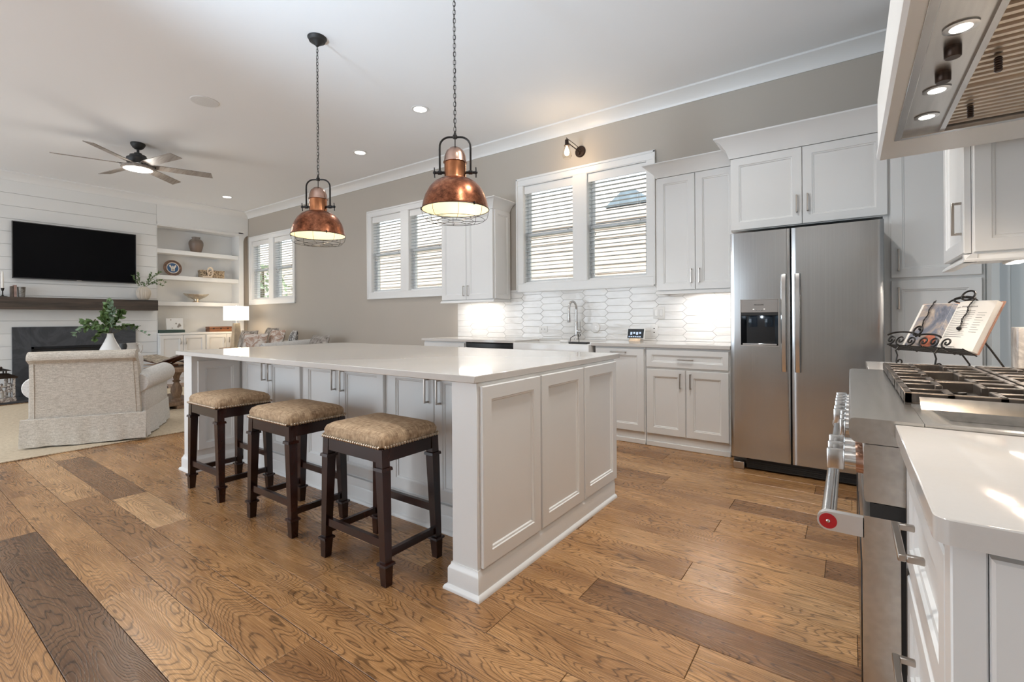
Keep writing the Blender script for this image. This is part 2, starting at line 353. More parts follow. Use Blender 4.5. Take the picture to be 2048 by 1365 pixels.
# ------------------------------------------------------------------ the room
XL, XR, YB, YF, ZC = -10.16, 0.74, 4.79, -3.8, 3.38      # chimney face, range wall, sink wall, wall behind the camera, ceiling
rf = random.Random(3)
JOINTS = {2: [(-3.625, .55)], 3: [(-4.43, .5), (-2.505, .62)], 4: [(-2.824, .42)], 5: [(-3.855, .22), (-3.135, .82)], 6: [(-3.543, .62)], 7: [(-4.66, .5)],
          8: [(-.433, .5)], 9: [(-.907, .55)], 11: [(-.605, .55)], 13: [(-.096, .55)], 14: [(-.597, .5)], 15: [(-.193, .6)], 16: [(-.594, .45)]}
RIGHT_TONE = {2: .08, 3: .72, 4: .52, 5: .60, 6: .55, 7: .55, 8: .68, 9: .22, 11: .78, 13: .25, 14: .6, 15: .45, 16: .25}
def make_floor():
    vs, fs, tones, seeds = [], [], [], []
    for k in range(-21, 26):
        y0 = .01 + .19 * k; y1 = y0 + .19
        js = JOINTS.get(k, []); xs = [(j, t) for j, t in js]
        # extend left and right with random board lengths
        x = xs[0][0] if xs else -6 + rf.random() * 3
        if not xs: xs = [(x, rf.choice((.3, .5, .6, .7, .55)))]
        cuts = [q[0] for q in xs]; tn = [q[1] for q in xs]     # tone = board to the left of the cut
        while cuts[0] > -10.3: cuts.insert(0, cuts[0] - rf.uniform(1.1, 2.1)); tn.insert(0, rf.uniform(.28, .80))
        cuts.append(cuts[-1] + rf.uniform(1.2, 2.0)); tn.append(RIGHT_TONE.get(k, rf.uniform(.3, .75)))
        while cuts[-1] < 2.4: cuts.append(cuts[-1] + rf.uniform(1.1, 2.0)); tn.append(rf.uniform(.3, .75))
        for i in range(1, len(cuts)):
            a, b = cuts[i - 1], cuts[i]; a2 = max(a, -10.5); b2 = min(b, 2.3)
            if b2 - a2 < .05: continue
            g = .0009; n = len(vs); e = .0022
            ya, yb_ = max(y0, -3.9), min(y1, 4.8)
            if yb_ - ya < .02: continue
            vs += [(a2 + g, ya + g, -.0016), (b2 - g, ya + g, -.0016), (b2 - g, yb_ - g, -.0016), (a2 + g, yb_ - g, -.0016)]
            vs += [(a2 + e, ya + e, 0), (b2 - e, ya + e, 0), (b2 - e, yb_ - e, 0), (a2 + e, yb_ - e, 0)]
            F = [(n + 4, n + 5, n + 6, n + 7)] + [(n + j, n + (j + 1) % 4, n + 4 + (j + 1) % 4, n + 4 + j) for j in range(4)]
            sd = (rf.uniform(0, 60), rf.uniform(0, 60), rf.uniform(0, 60))
            for f in F: fs.append(f); tones.append(tn[i]); seeds.append(sd)
    n = len(vs); vs += [(-10.6, -3.9, -.004), (2.3, -3.9, -.004), (2.3, 4.9, -.004), (-10.6, 4.9, -.004), (-10.6, -3.9, -.12), (2.3, -3.9, -.12), (2.3, 4.9, -.12), (-10.6, 4.9, -.12)]
    for f in ((0, 1, 2, 3), (4, 7, 6, 5), (0, 4, 5, 1), (1, 5, 6, 2), (2, 6, 7, 3), (3, 7, 4, 0)):
        fs.append(tuple(n + i for i in f)); tones.append(0.0); seeds.append((0, 0, 0))
    me = bpy.data.meshes.new('floor'); me.from_pydata(vs, [], fs)
    a = me.attributes.new('tone', 'FLOAT', 'FACE'); a.data.foreach_set('value', tones)
    a = me.attributes.new('seed', 'FLOAT_VECTOR', 'FACE'); a.data.foreach_set('vector', [c for s_ in seeds for c in s_])
    me.materials.append(M['floor']); o = bpy.data.objects.new('floor', me); COL.objects.link(o)
    return tag(o, 'wide plank oak floor in mixed amber and brown tones', 'floor', kind='structure')
make_floor()
struct('ceiling', MB().box(-10.65, 2.4, -3.95, 4.95, ZC, ZC + .15), M['ceil'], 'smooth white ceiling over kitchen and living area', 'ceiling')

# sink wall with six sash openings
CAS = [(-10.09, 'window_1'), (-6.243, 'window_2'), (-3.338, 'window_3')]      # left edge of each casing
OPEN = [(.093, .783), (.953, 1.640)]; CW = 1.727; WZ0, WZ1 = 1.475, 2.864; OZ0, OZ1 = 1.575, 2.775
holes = sorted((cx + a, cx + b) for cx, _ in CAS for a, b in OPEN)
wb = MB(); x = -10.65
wb.box(-10.65, 2.4, YB, YB + .16, -.1, OZ0); wb.box(-10.65, 2.4, YB, YB + .16, OZ1, ZC + .02)
for a, b in holes: wb.box(x, a, YB, YB + .16, OZ0, OZ1); x = b
wb.box(x, 2.4, YB, YB + .16, OZ0, OZ1)
wb.box(-10.5, XL - .07, 4.692, YB + .01, -.05, 2.90)
struct('wall_back', wb, M['greige'], 'warm greige wall behind the sink with three double windows', 'wall')

# shiplap chimney wall
sh = MB(); sh.box(XL - .35, XL - .014, -1.3, 3.19, -.05, ZC)
zz = 3.075 + .191 * 2
while zz > -.05:
    z1 = min(zz - .002, ZC - .01); z0 = max(zz - .191 + .002, 0)
    if z1 > z0 + .01: sh.box(XL - .014, XL, -1.3, 3.19, z0, z1, .0015, 1)
    zz -= .191
sh.box(XL - .55, XL - .35, -3.9, 4.8, -.05, ZC)
struct('wall_left', sh, M['shiplap'], 'white horizontal shiplap chimney wall with television and mantel', 'wall')
# range wall, unseen front wall with openings added for light, hall wall
struct('wall_right', MB().box(XR, XR + .14, -3.9, 3.14, -.05, ZC), M['shiplap'], 'white wall behind the gas range and hood', 'wall')
wf = MB(); x = -10.7; fh = [(-9.8, -7.4), (-6.8, -4.4), (-4.2, -2.6)]
wf.box(-10.7, 2.4, YF - .14, YF, -.05, .2); wf.box(-10.7, 2.4, YF - .14, YF, 2.78, ZC)
for a, b in fh: wf.box(x, a, YF - .14, YF, .2, 2.78); x = b
wf.box(x, 2.4, YF - .14, YF, .2, 2.78)
struct('wall_front', wf, M['cool'], 'pale wall with tall window openings facing the kitchen', 'wall')
ws = MB(); ws.box(.70, .735, 4.02, 4.16, 0, 2.5); ws.box(.70, 2.35, 4.15, 4.25, 0, ZC); ws.box(2.3, 2.4, 1.5, 4.9, -.05, ZC); ws.box(.8, 2.4, 1.4, 1.5, -.05, ZC);
struct('wall_side', ws, M['cool'], 'pale cool white wall beside the tall pantry cabinet', 'wall')
d1 = panel(MB(), NY(4.149), .80, 1.62, .01, 2.05, .03, .12).build('door_1', M['cool']); tag(d1, 'pale flush door beyond the marble block right of pantry', 'door', kind='structure')
cs = MB(); cs.box(.745, .80, 4.12, 4.15, 0, 2.12); cs.box(1.62, 1.68, 4.12, 4.15, 0, 2.12); cs.box(.745, 1.68, 4.12, 4.15, 2.06, 2.12)
struct('trim_1', cs, M['trim'], 'white casing around the pale door beside pantry', 'trim')

# crown mouldings: cove profile
def crown_poly(s): return [(0, 3.262), (s * .012, 3.262), (s * .016, 3.280), (s * .045, 3.315), (s * .085, 3.345), (s * .120, 3.358), (s * .128, 3.362), (s * .128, 3.379), (0, 3.379)]
cr = MB(); cr.prism([(YB - d, z) for d, z in crown_poly(1)], 'x', -10.5, 2.3)
struct('trim_2', cr, M['trim'], 'white crown moulding along the sink wall', 'trim')
cr = MB(); cr.prism([(XL + d, z) for d, z in crown_poly(1)], 'y', -1.3, YB)
struct('trim_3', cr, M['trim'], 'white crown moulding above the shiplap fireplace wall', 'trim')
bb = MB(); bb.prism([(YB, 0), (YB - .016, 0), (YB - .016, .12), (YB - .006, .14), (YB, .14)], 'x', -10.0, -4.37)
struct('baseboard_back', bb, M['trim'], 'white baseboard at the foot of the sink wall', 'baseboard')

# ------------------------------------------------------------------ windows with blinds
WLAB = ['white double window nearest the bookcase, beside the lamp', 'white double window between pendant lights, left of the upper cabinet', 'white double window above the sink and faucet']
def make_window(cx, name, lab):
    w = MB(); b = .012
    y0 = YB - .02; L, R_ = cx, cx + CW
    o1, o2, o3, o4 = cx + .093, cx + .783, cx + .953, cx + 1.640
    w.box(L, R_, y0, YB, OZ1, WZ1, .003, 1); w.box(L, R_, y0, YB, WZ0, OZ0, .003, 1)
    w.box(L, o1, y0, YB, OZ0, OZ1); w.box(o2, o3, y0, YB, OZ0, OZ1); w.box(o4, R_, y0, YB, OZ0, OZ1)
    # raised outer bead
    for a in ((L - .004, R_ + .004, WZ1 - .022, WZ1 + .004), (L - .004, R_ + .004, WZ0 - .004, WZ0 + .018), (L - .004, L + .018, WZ0, WZ1), (R_ - .018, R_ + .004, WZ0, WZ1)):
        w.box(a[0], a[1], y0 - .010, y0 + .002, a[2], a[3], .004, 2)
    for a, c in ((o1, o2), (o3, o4)):      # jamb liners
        w.box(a - .002, a + .006, YB - .015, YB + .15, OZ0, OZ1); w.box(c - .006, c + .002, YB - .015, YB + .15, OZ0, OZ1)
        w.box(a, c, YB - .015, YB + .15, OZ1 - .006, OZ1 + .002); w.box(a, c, YB - .015, YB + .15, OZ0 - .002, OZ0 + .006)
    win = tag(w.build(name, M['trim']), lab, 'window', kind='structure')
    for a, c in ((o1, o2), (o3, o4)):
        a += .006; c -= .006; zm = 2.175
        for (z0, z1, yy) in ((zm - .02, OZ1 - .006, YB + .10), (OZ0 + .006, zm + .02, YB + .075)):
            s_ = MB(); f = .04
            s_.box(a, a + f, yy, yy + .025, z0, z1); s_.box(c - f, c, yy, yy + .025, z0, z1); s_.box(a + f, c - f, yy, yy + .025, z1 - f, z1); s_.box(a + f, c - f, yy, yy + .025, z0, z0 + f)
            so = s_.build('sash', M['trim'], win)
            MB().box(a + f, c - f, yy + .010, yy + .013, z0 + f, z1 - f).build('pane', M['glass'], so)
    return win
wins = [make_window(cx, n, l) for (cx, n), l in zip(CAS, WLAB)]
def make_blind():
    root = thing('window_blind', 'white slatted blind', 'blind', (0, 0, 0), 'slatted blinds in the sink wall windows')
    wv = .674                                     # local: x 0..wv, y 0 = wall face, z 0 = opening bottom
    H_ = OZ1 - OZ0 - .008
    MB().box(0, wv, .004, .018, H_ - .095, H_, .003, 1).build('valance', M['plastic'], root)
    MB().box(.004, wv - .004, .022, .066, H_ - .05, H_ - .004).build('head_rail', M['plastic'], root)
    sl = MB(); z = H_ - .115; n = 0
    while z > .045:
        t = .004
        sl.box(.005, wv - .005, .018, .068, z, z + .0028, 0); z -= .0455
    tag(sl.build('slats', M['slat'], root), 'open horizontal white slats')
    MB().box(.004, wv - .004, .018, .068, .006, .024, .003, 1).build('bottom_rail', M['plastic'], root)
    c = MB()
    for xx in (.10, .34, .57):
        for yy in (.019, .067): c.cyl((xx, yy, .02), (xx, yy, H_ - .05), .0009, n=5)
    c.build('ladder_cords', M['plastic'], root)
    for xx, zz in ((.60, .62), (.065, .58), (.085, .52)):
        k = MB(); k.cyl((xx, .012, zz), (xx, .012, H_ - .09), .0011, n=5); k.build('pull_cord', M['plastic'], root)
        MB().lathe([(.001, .022), (.004, .018), (.007, .004), (.006, 0)], (xx, .012, zz - .02), 8).build('cord_tassel', M['nickel'], root)
    return root
M['slat'] = paint('blind_slat', (0.50, 0.53, 0.55), 0.5, 0.01)  # white slats greyed: the shade on their undersides is put into the colour
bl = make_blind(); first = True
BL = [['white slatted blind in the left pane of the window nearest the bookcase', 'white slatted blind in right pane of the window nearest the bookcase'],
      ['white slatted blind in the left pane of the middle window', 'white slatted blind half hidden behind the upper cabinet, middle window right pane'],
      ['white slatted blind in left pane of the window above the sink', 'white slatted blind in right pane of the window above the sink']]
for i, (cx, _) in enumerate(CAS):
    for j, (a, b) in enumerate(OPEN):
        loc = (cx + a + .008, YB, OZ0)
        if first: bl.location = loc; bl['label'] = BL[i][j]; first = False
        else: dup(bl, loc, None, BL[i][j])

# ------------------------------------------------------------------ outdoors seen through the blinds
M['siding'] = paint('cream_siding', (0.72, 0.60, 0.52), 0.7, 0.04)
M['roofing'] = paint('blue_grey_roofing', (0.20, 0.26, 0.31), 0.8, 0.2, 6)
M['grass'] = paint('lawn', (0.10, 0.14, 0.06), 0.9, 0.3, 5)
tag(MB().box(-25, 14, 5.0, 30, -.5, -.2).build('ground', M['grass']), 'green side yard outside the kitchen windows', 'ground', kind='structure')
nh = thing('neighbor_house', 'cream sided house beyond the window above the sink', 'house', (-3, 9, -.2))
sd = MB(); z = -.2
while z < 3.15: sd.prism([(8.4, z), (8.372, z), (8.39, z + .17), (8.4, z + .17)], 'x', -26.0, 3.5); z += .17
sd.box(-26.0, 3.5, 8.4, 14, -.2, 3.15); sd.build('wall', M['siding'], nh)
MB().prism([(8.36, 3.13), (11.2, 4.6), (14.6, 3.1), (14.6, 3.0), (11.2, 4.5), (8.36, 3.0)], 'x', -26.5, 4).build('roof', M['siding'], nh)
MB().prism([(-3.95, 3.35), (-3.05, 3.35), (-3.3, 3.60), (-3.6, 3.62)], 'y', 8.7, 9.6).build('dormer', M['roofing'], nh)
for xx in (-6.6, -3.9):
    f = MB(); f.box(xx, xx + 1.0, 8.34, 8.375, .9, 1.9); fo = f.build('window', M['trim'], nh)
    MB().box(xx + .07, xx + .93, 8.32, 8.345, .97, 1.83).build('pane', M['cool_glass'] if 'cool_glass' in M else M['roofing'], fo)
def make_tree(x, y, h, r, lab):
    t = thing('garden_tree', lab, 'tree', (x, y, -.2))
    MB().tube([(x, y, -.2), (x + .05, y, h * .4), (x, y + .05, h * .75)], [.12, .09, .04], 8).build('trunk', M['stem'], t)
    rt = random.Random(int(x * 10)); lf = MB()
    for i in range(160):
        a = rt.uniform(0, 2 * PI); q = r * rt.random() ** .5; zc = h * .62 + rt.uniform(-1, 1) * r * .9 * math.sqrt(max(0, 1 - (q / r) ** 2))
        p = Vector((x + q * math.cos(a), y + q * math.sin(a), zc)); s_ = rt.uniform(.06, .13)
        u = Vector((rt.uniform(-1, 1), rt.uniform(-1, 1), rt.uniform(-1, 1))).normalized(); w = u.orthogonal().normalized()
        lf.add([p - u * s_, p + w * s_ * .5, p + u * s_, p - w * s_ * .5], [(0, 1, 2, 3)])
    lf.build('foliage', paint('pale_foliage', (.36, .46, .28), .7, .2, 8), t)
make_tree(-14.9, 7.4, 3.6, .8, 'leafy green tree outside the window nearest the bookcase')

# ------------------------------------------------------------------ sink run: base cabinets
YC = 4.175                     # cabinet box front; doors stand 2 cm proud
def base_body(par, x0, x1, top=.884):
    b = MB(); b.box(x0, x1, YC, YB - .01, .10, top); b.build('body', M['white'], par)
    MB().box(x0, x1, YC + .005, YC + .03, 0, .10).box(x0, x1, YC - .008, YC + .005, 0, .045, .004, 1).build('toe_kick', M['white'], par)
BD = NY(YC)
t = thing('base_cabinet', 'narrow white base cabinet at left end of the sink run, beside dishwasher', 'cabinet', (-4.0, 4.5, 0))
base_body(t, -4.34, -3.655); door(t, BD, -4.33, -3.665, .115, .865, -3.73, .76)
t = thing('base_cabinet', 'white cabinet front under the farmhouse sink', 'cabinet', (-2.47, 4.5, 0))
base_body(t, -2.955, -2.005, .64); door(t, BD, -2.945, -2.485, .115, .63, -2.53, .54); door(t, BD, -2.475, -2.015, .115, .63, -2.43, .54)
t = thing('base_cabinet', 'white tall pull-out cabinet with handle at top, right of the sink', 'cabinet', (-1.75, 4.5, 0))
base_body(t, -2.0, -1.505); door(t, BD, -1.99, -1.515, .115, .865, -1.755, .835, .15, False)
t = thing('base_cabinet', 'white base cabinet with wide drawer over two doors, beside refrigerator', 'cabinet', (-1.15, 4.5, 0))
base_body(t, -1.5, -.795)
door(t, BD, -1.49, -.805, .71, .865, -1.147, .785, .13, False, 'drawer', st=.045)
door(t, BD, -1.49, -1.152, .115, .69, -1.19, .60, .13); door(t, BD, -1.143, -.805, .115, .69, -1.105, .60, .13)
# dishwasher
t = thing('dishwasher', 'stainless dishwasher with dark top edge, left of the sink', 'dishwasher', (-3.3, 4.5, 0))
MB().box(-3.645, -2.965, YC + .01, YB - .02, .10, .875).build('body', M['blackmat'], t)
MB().box(-3.64, -2.97, YC - .025, YC + .01, .12, .82, .004, 1).build('door', M['steel'], t)
MB().box(-3.64, -2.97, YC - .02, YC + .01, .822, .872, .003, 1).build('control_strip', M['black'], t)
MB().cyl((-3.56, YC - .055, .79), (-3.05, YC - .055, .79), .009).box(-3.56, -3.545, YC - .055, YC - .02, .78, .80).box(-3.065, -3.05, YC - .055, YC - .02, .78, .80).build('handle', M['steel'], t)
MB().box(-3.645, -2.965, YC + .02, YC + .04, 0, .10).build('toe_kick', M['blackmat'], t)
# countertop around the sink
ct = MB(); CY = YC - .035; BX = .0025
SX0, SX1 = -2.93, -2.03
ct.box(-4.362, SX0, CY, YB - .001, .884, .914, BX, 1); ct.box(SX1, -.790, CY, YB - .001, .884, .914, BX, 1); ct.box(SX0 - .001, SX1 + .001, 4.62, YB - .001, .884, .914, BX, 1)
tag(ct.build('countertop', M['quartz']), 'long white quartz worktop along the sink wall', 'countertop')
# farmhouse sink
t = thing('farmhouse_sink', 'white apron front sink set in the back worktop', 'sink', (-2.48, 4.37, .64))
sk = MB(); a, b2, y0, y1, z0, z1 = SX0 + .003, SX1 - .003, 4.10, 4.617, .645, .895; w = .024
sk.box(a, b2, y0, y0 + w, z0, z1, .008, 3); sk.box(a, b2, y1 - w, y1, z0, z1, .006, 2); sk.box(a, a + w, y0 + .01, y1 - .01, z0, z1 - .002, .006, 2); sk.box(b2 - w, b2, y0 + .01, y1 - .01, z0, z1 - .002, .006, 2); sk.box(a + .01, b2 - .01, y0 + .01, y1 - .01, z0, z0 + .02)
sk.build('basin', M['ceramic'], t)
MB().lathe([(.045, .0), (.045, .004), (.03, .006)], (-2.48, 4.36, .665), 20).build('drain', M['chrome'], t)
# faucet
t = thing('kitchen_faucet', 'tall gooseneck pull-down faucet in brushed steel behind the sink', 'faucet', (-2.48, 4.70, .914))
fx, fy = -2.48, 4.70
MB().lathe([(.027, 0), (.027, .008), (.022, .014), (.019, .05), (.0185, .19), (.016, .20)], (fx, fy, .9145), 20).build('body', M['steel'], t)
pts = [(fx, fy, 1.10)] + [(fx, fy, 1.10 + .02 * i) for i in range(1, 8)]
for i in range(0, 13):
    a = PI * i / 12 * 1.02; pts.append((fx, fy - .085 + .085 * math.cos(a), 1.25 + .085 * math.sin(a)))
pts.append((fx, fy - .174, 1.20))
MB().tube(pts, .0125, 12).build('gooseneck', M['steel'], t)
MB().lathe([(.014, .0), (.017, -.03), (.019, -.09), (.0165, -.10)], (fx, fy - .1745, 1.205), 16).build('spray_head', M['steel'], t)
MB().cyl((fx, fy, 1.005), (fx + .055, fy, 1.005), .0165).build('valve', M['steel'], t)
MB().cyl((fx + .045, fy, 1.012), (fx + .05, fy - .012, 1.115), .0052, .0045).build('lever', M['steel'], t)
# caddy on the sink edge
t = thing('sink_caddy', 'black wire caddy with a bottle hung on the sink front edge', 'caddy', (-2.2, 4.16, .896))
c = MB(); c.box(-2.27, -2.07, 4.126, 4.20, .897, .915, .003, 1); c.build('tray', M['blackmat'], t)
MB().tube([(-2.27, 4.16, .914), (-2.262, 4.16, .955), (-2.21, 4.16, .985), (-2.18, 4.16, .985), (-2.17, 4.16, .93), (-2.17, 4.16, .914)], .0035, 8).tube([(-2.165 + .012 * math.cos(q * PI / 6), 4.16, .985 + .012 * math.sin(q * PI / 6)) for q in range(12)], .003, 6, True).build('hanger', M['blackmat'], t)
MB().lathe([(.001, 0), (.012, .004), (.014, .03), (.014, .09), (.008, .105), (.004, .11)], (0, 0, 0), 14, M4=Matrix.Translation((-2.285, 4.165, .917)) @ Matrix.Rotation(-PI / 2, 4, 'Y')).build('bottle', M['plastic'], t)
# smart display
t = thing('smart_display', 'small white smart display showing a dark home screen', 'tablet', (-1.78, 4.60, .914))
T = Matrix.Translation((-1.765, 4.60, .9145)) @ Matrix.Rotation(.05, 4, 'Z') @ Matrix.Rotation(-.33, 4, 'X')
MB().box(-.092, .092, -.006, .006, .022, .135, .005, 2, T).build('housing', M['plastic'], t)
MB().box(-.082, .082, -.008, -.0062, .030, .127, 0, 1, T).build('screen', M['black'], t)
M['screen_glow'] = emit('lit_screen_icons', (.35, .42, .55), .7)
g = MB()
for i in range(6): g.box(-.07 + i * .022, -.055 + i * .022, -.0088, -.0081, .040, .050, 0, 1, T)
for i in range(4): g.box(-.055 + i * .03, -.035 + i * .03, -.0088, -.0081, .066 + .008 * (i % 2), .094, 0, 1, T)
g.build('screen_icons', M['screen_glow'], t)
MB().prism([(-.045, 0), (.05, 0), (.03, .06), (-.01, .04)], 'x', -.06, .06, Matrix.Translation((-1.765, 4.62, .9145))).build('stand', M['nickel'], t)

# picket tile backsplash
def clip_poly(p, x0, x1, z0, z1):
    for ax, lim, sg in ((0, x0, 1), (0, x1, -1), (1, z0, 1), (1, z1, -1)):
        q = []
        for i in range(len(p)):
            a, b = p[i], p[(i + 1) % len(p)]; da, db = sg * (a[ax] - lim), sg * (b[ax] - lim)
            if da >= 0: q.append(a)
            if da * db < 0:
                k = da / (da - db); q.append((a[0] + (b[0] - a[0]) * k, a[1] + (b[1] - a[1]) * k))
        p = q
        if len(p) < 3: return []
    return p
ts = MB(); rt = random.Random(11); TH, TP, TIP = .0775, .2765, .039; g = .0014
# full field, trimmed under the window casing and at the ends
for ci in range(-2, 15):
    xc = -4.33 + .10 + ci * TP
    for ri in range(-1, 9):
        zc = .914 + .022 + ri * TH + (TH / 2 if ci % 2 else 0)
        hx, hz = TP / 2 + TIP / 2, TH / 2
        hexa = [(xc - hx + g * 1.4, zc), (xc - hx + TIP + g * .6, zc - hz + g), (xc + hx - TIP - g * .6, zc - hz + g), (xc + hx - g * 1.4, zc), (xc + hx - TIP - g * .6, zc + hz - g), (xc - hx + TIP + g * .6, zc + hz - g)]
        p = clip_poly(hexa, -4.333, -.79, .9155, 1.506)
        if len(p) < 3: continue
        cx_, cz_ = sum(q[0] for q in p) / len(p), sum(q[1] for q in p) / len(p)
        tx, tz = rt.uniform(-.010, .010), rt.uniform(-.014, .014); d0 = rt.uniform(.0055, .0068)
        r0 = [(q[0], YB - .0008, q[1]) for q in p]; r1 = [(q[0], YB - d0 + tx * (q[0] - cx_) + tz * (q[1] - cz_) + .0014, q[1]) for q in p]
        sc = lambda q: (cx_ + (q[0] - cx_) * .985, cz_ + (q[1] - cz_) * .945)
        r2 = [(sc(q)[0], YB - d0 + tx * (q[0] - cx_) + tz * (q[1] - cz_), sc(q)[1]) for q in p]
        ts.loops([r0, r1, r2], True, False, True, False)
def mat_tile():
    m, nt, b = nodes('handmade_white_tile')
    n = noise(nt, coords(nt, (5, 5, 16)), 1, 3, 0.5, .6)
    nt.links.new(ramp(nt, n, [(.3, (.72, .70, .67)), (.7, (.80, .785, .76))]), b.inputs['Base Color']); setin(b, Roughness=.10)
    bump(nt, b, n, .35, .012); return m
M['tile'] = mat_tile(); M['grout'] = paint('grey_grout', (.42, .40, .385), .8, .05, 30)
t = thing('tile_backsplash', 'white elongated hexagon tile backsplash with thin grey grout lines', 'backsplash', (-2.5, YB, .914))
ts.build('tiles', M['tile'], t, weld=False)
gr = MB(); gr.box(-4.334, -.79, YB - .0035, YB - .0006, .9145, 1.507); gr.build('grout', M['grout'], t)
# outlets, switches and the round plug-in
def plate(name, lab, cat, x, z, w, h, kind):
    t = thing(name, lab, cat, (x, YB - .006, z - h / 2))
    MB().box(x - w / 2, x + w / 2, YB - .013, YB - .0062, z - h / 2, z + h / 2, .003, 2).build('cover_plate', M['plastic'], t)
    d = MB()
    if kind == 'outlet_h':
        for s in (-.02, .02):
            d = MB().box(x + s - .0018, x + s + .0018, YB - .0142, YB - .0132, z - .009, z + .010); d.build('socket', M['blackmat'], t)
    elif kind == 'outlet':
        for s in (-.02, .02):
            d = MB().box(x - .007, x + .007, YB - .0142, YB - .0132, z + s - .004, z + s + .004); d.build('socket', M['blackmat'], t)
    else:
        for s in kind: MB().box(x + s - .016, x + s + .016, YB - .017, YB - .0128, z - .033, z + .033, .002, 1).build('rocker', M['plastic'], t)
plate('wall_outlet', 'white sideways wall outlet on the tile left of the faucet', 'outlet', -2.965, 1.022, .115, .072, 'outlet_h')
plate('wall_outlet', 'white upright wall outlet beside the smart display', 'outlet', -1.63, 1.02, .075, .118, 'outlet')
plate('light_switch', 'white double rocker light switch plate on the backsplash tile', 'switch', -1.58, 1.20, .12, .118, (-.026, .026))
t = thing('plug_in_diffuser', 'round white plug-in freshener on the tile right of the faucet', 'air freshener', (-2.29, YB - .02, 1.0))
MB().lathe([(.058, 0), (.058, .006), (.052, .014), (.03, .019)], (0, 0, 0), 32, M4=Matrix.Translation((-2.29, YB - .0065, 1.045)) @ Matrix.Rotation(PI / 2, 4, 'X')).build('disc', M['plastic'], t)
MB().cyl((-2.275, YB - .026, 1.058), (-2.275, YB - .022, 1.058), .006).cyl((-2.272, YB - .026, 1.03), (-2.272, YB - .022, 1.03), .006).build('vent_holes', M['nickel'], t)

# ------------------------------------------------------------------ upper cabinets
def upper(x0, x1, yf, z0, z1, lab, hz=None, side_l=False, side_r=False, cz=2.585, rail=True, cl=True, cr_=True, split=None, hl=.13, yb=None, cyb=None):
    yb = yb or YB - .0095
    t = thing('upper_cabinet', lab, 'cabinet', ((x0 + x1) / 2, yb, z0))
    MB().box(x0, x1, yf, yb, z0, cz - .02).build('body', M['white'], t)
    xm = split or (x0 + x1) / 2; mp = NY(yf)
    door(t, mp, x0 + .004, xm - .002, z0 + .006, z1, xm - .035, hz, hl); door(t, mp, xm + .002, x1 - .004, z0 + .006, z1, xm + .035, hz, hl)
    if side_r: panel(MB(), PX(x1), yf + .01, yb - .005, z0 + .008, z1, .016, .05).build('side_panel', M['white'], t)
    if side_l: panel(MB(), NX(x0), yf + .01, yb - .005, z0 + .008, z1, .016, .05).build('side_panel', M['white'], t)
    crown(MB(), x0, x1, yf - .02, cyb or yb, z1 + .002, cz, .105, cr_, cl).build('crown_moulding', M['white'], t)
    MB().box(x0, x1, yf - .012, yb, cz - .006, cz - .001).build('top_board', M['white'], t)
    if rail:
        r = MB(); pr = [(yf - .03, z0 - .030), (yf - .03, z0 - .022), (yf - .012, z0 - .001), (yf + .01, z0 - .001), (yf + .01, z0 - .030)]
        r.prism(pr, 'x', x0 - (.012 if cl else 0), x1 + (.012 if cr_ else 0))
        if side_r or cr_: r.box(x1 - .012, x1 + .012, yf + .01, yb, z0 - .028, z0 - .001)
        if side_l or cl: r.box(x0 - .012, x0 + .012, yf + .01, yb, z0 - .028, z0 - .001)
        r.build('light_rail', M['white'], t)
    return t
def undercab(x0, x1, y, z, lab, energy):
    t = thing('under_cabinet_light', lab, 'light', ((x0 + x1) / 2, y, z), 'lights under the upper cabinets')
    MB().box(x0, x1, y - .03, y + .03, z - .012, z - .001, .003, 1).build('housing', M['plastic'], t)
    MB().box(x0 + .01, x1 - .01, y - .02, y + .02, z - .0145, z - .0125).build('lens', M['canlight'], t)
    l = light('under_cabinet_glow', 'AREA', ((x0 + x1) / 2, y, z - .02), energy, (1, .93, .86), target=((x0 + x1) / 2, y + .02, 0), size=x1 - x0, size_y=.04)
U1 = upper(-4.30, -3.455, 4.46, 1.385, 2.465, 'white two-door upper cabinet between the middle window and sink window', 1.50, side_l=True, side_r=True)
U2 = upper(-1.485, -.7845, 4.46, 1.40, 2.465, 'white two-door upper cabinet beside refrigerator, right of the sink window', 1.53, side_l=True, cr_=False)
undercab(-4.16, -3.62, 4.62, 1.385, 'under-cabinet light glowing on tile at the left end of backsplash', 2.2)
undercab(-1.24, -.86, 4.62, 1.40, 'under-cabinet light glowing on tile beside the refrigerator', 2.2)
MB_ = MB().box(-1.43, -1.28, 4.55, 4.65, 1.394, 1.3995, .002, 1)
tag(MB_.build('cabinet_vent_plate', M['plastic']), 'small pale plate under the upper cabinet right of sink window', 'plate')
# over-fridge cabinet and side panels
t = upper(-.782, .219, 4.16, 1.842, 2.425, 'deep white two-door cabinet above the refrigerator', 2.0, split=-.285, rail=False, cr_=False, cz=2.587, cyb=4.333)
f = MB(); f.box(.190, .219, 4.165, YB - .002, 0, 1.842); f.build('filler', M['white'], t)
# pantry
t = thing('pantry_cabinet', 'tall white pantry cabinet standing right of the refrigerator', 'cabinet', (.46, 4.48, 0))
MB().box(.2195, .698, 4.17, YB - .002, .10, 2.56).box(.2195, .698, 4.19, 4.22, 0, .10).build('body', M['white'], t)
door(t, NY(4.17), .232, .682, 1.41, 2.425, .272, 1.53, .15); door(t, NY(4.17), .232, .682, .115, 1.39, .272, 1.27, .15)
crown(MB(), .2195, .698, 4.15, YB - .002, 2.427, 2.585, .105, False, False).build('crown_moulding', M['white'], t)

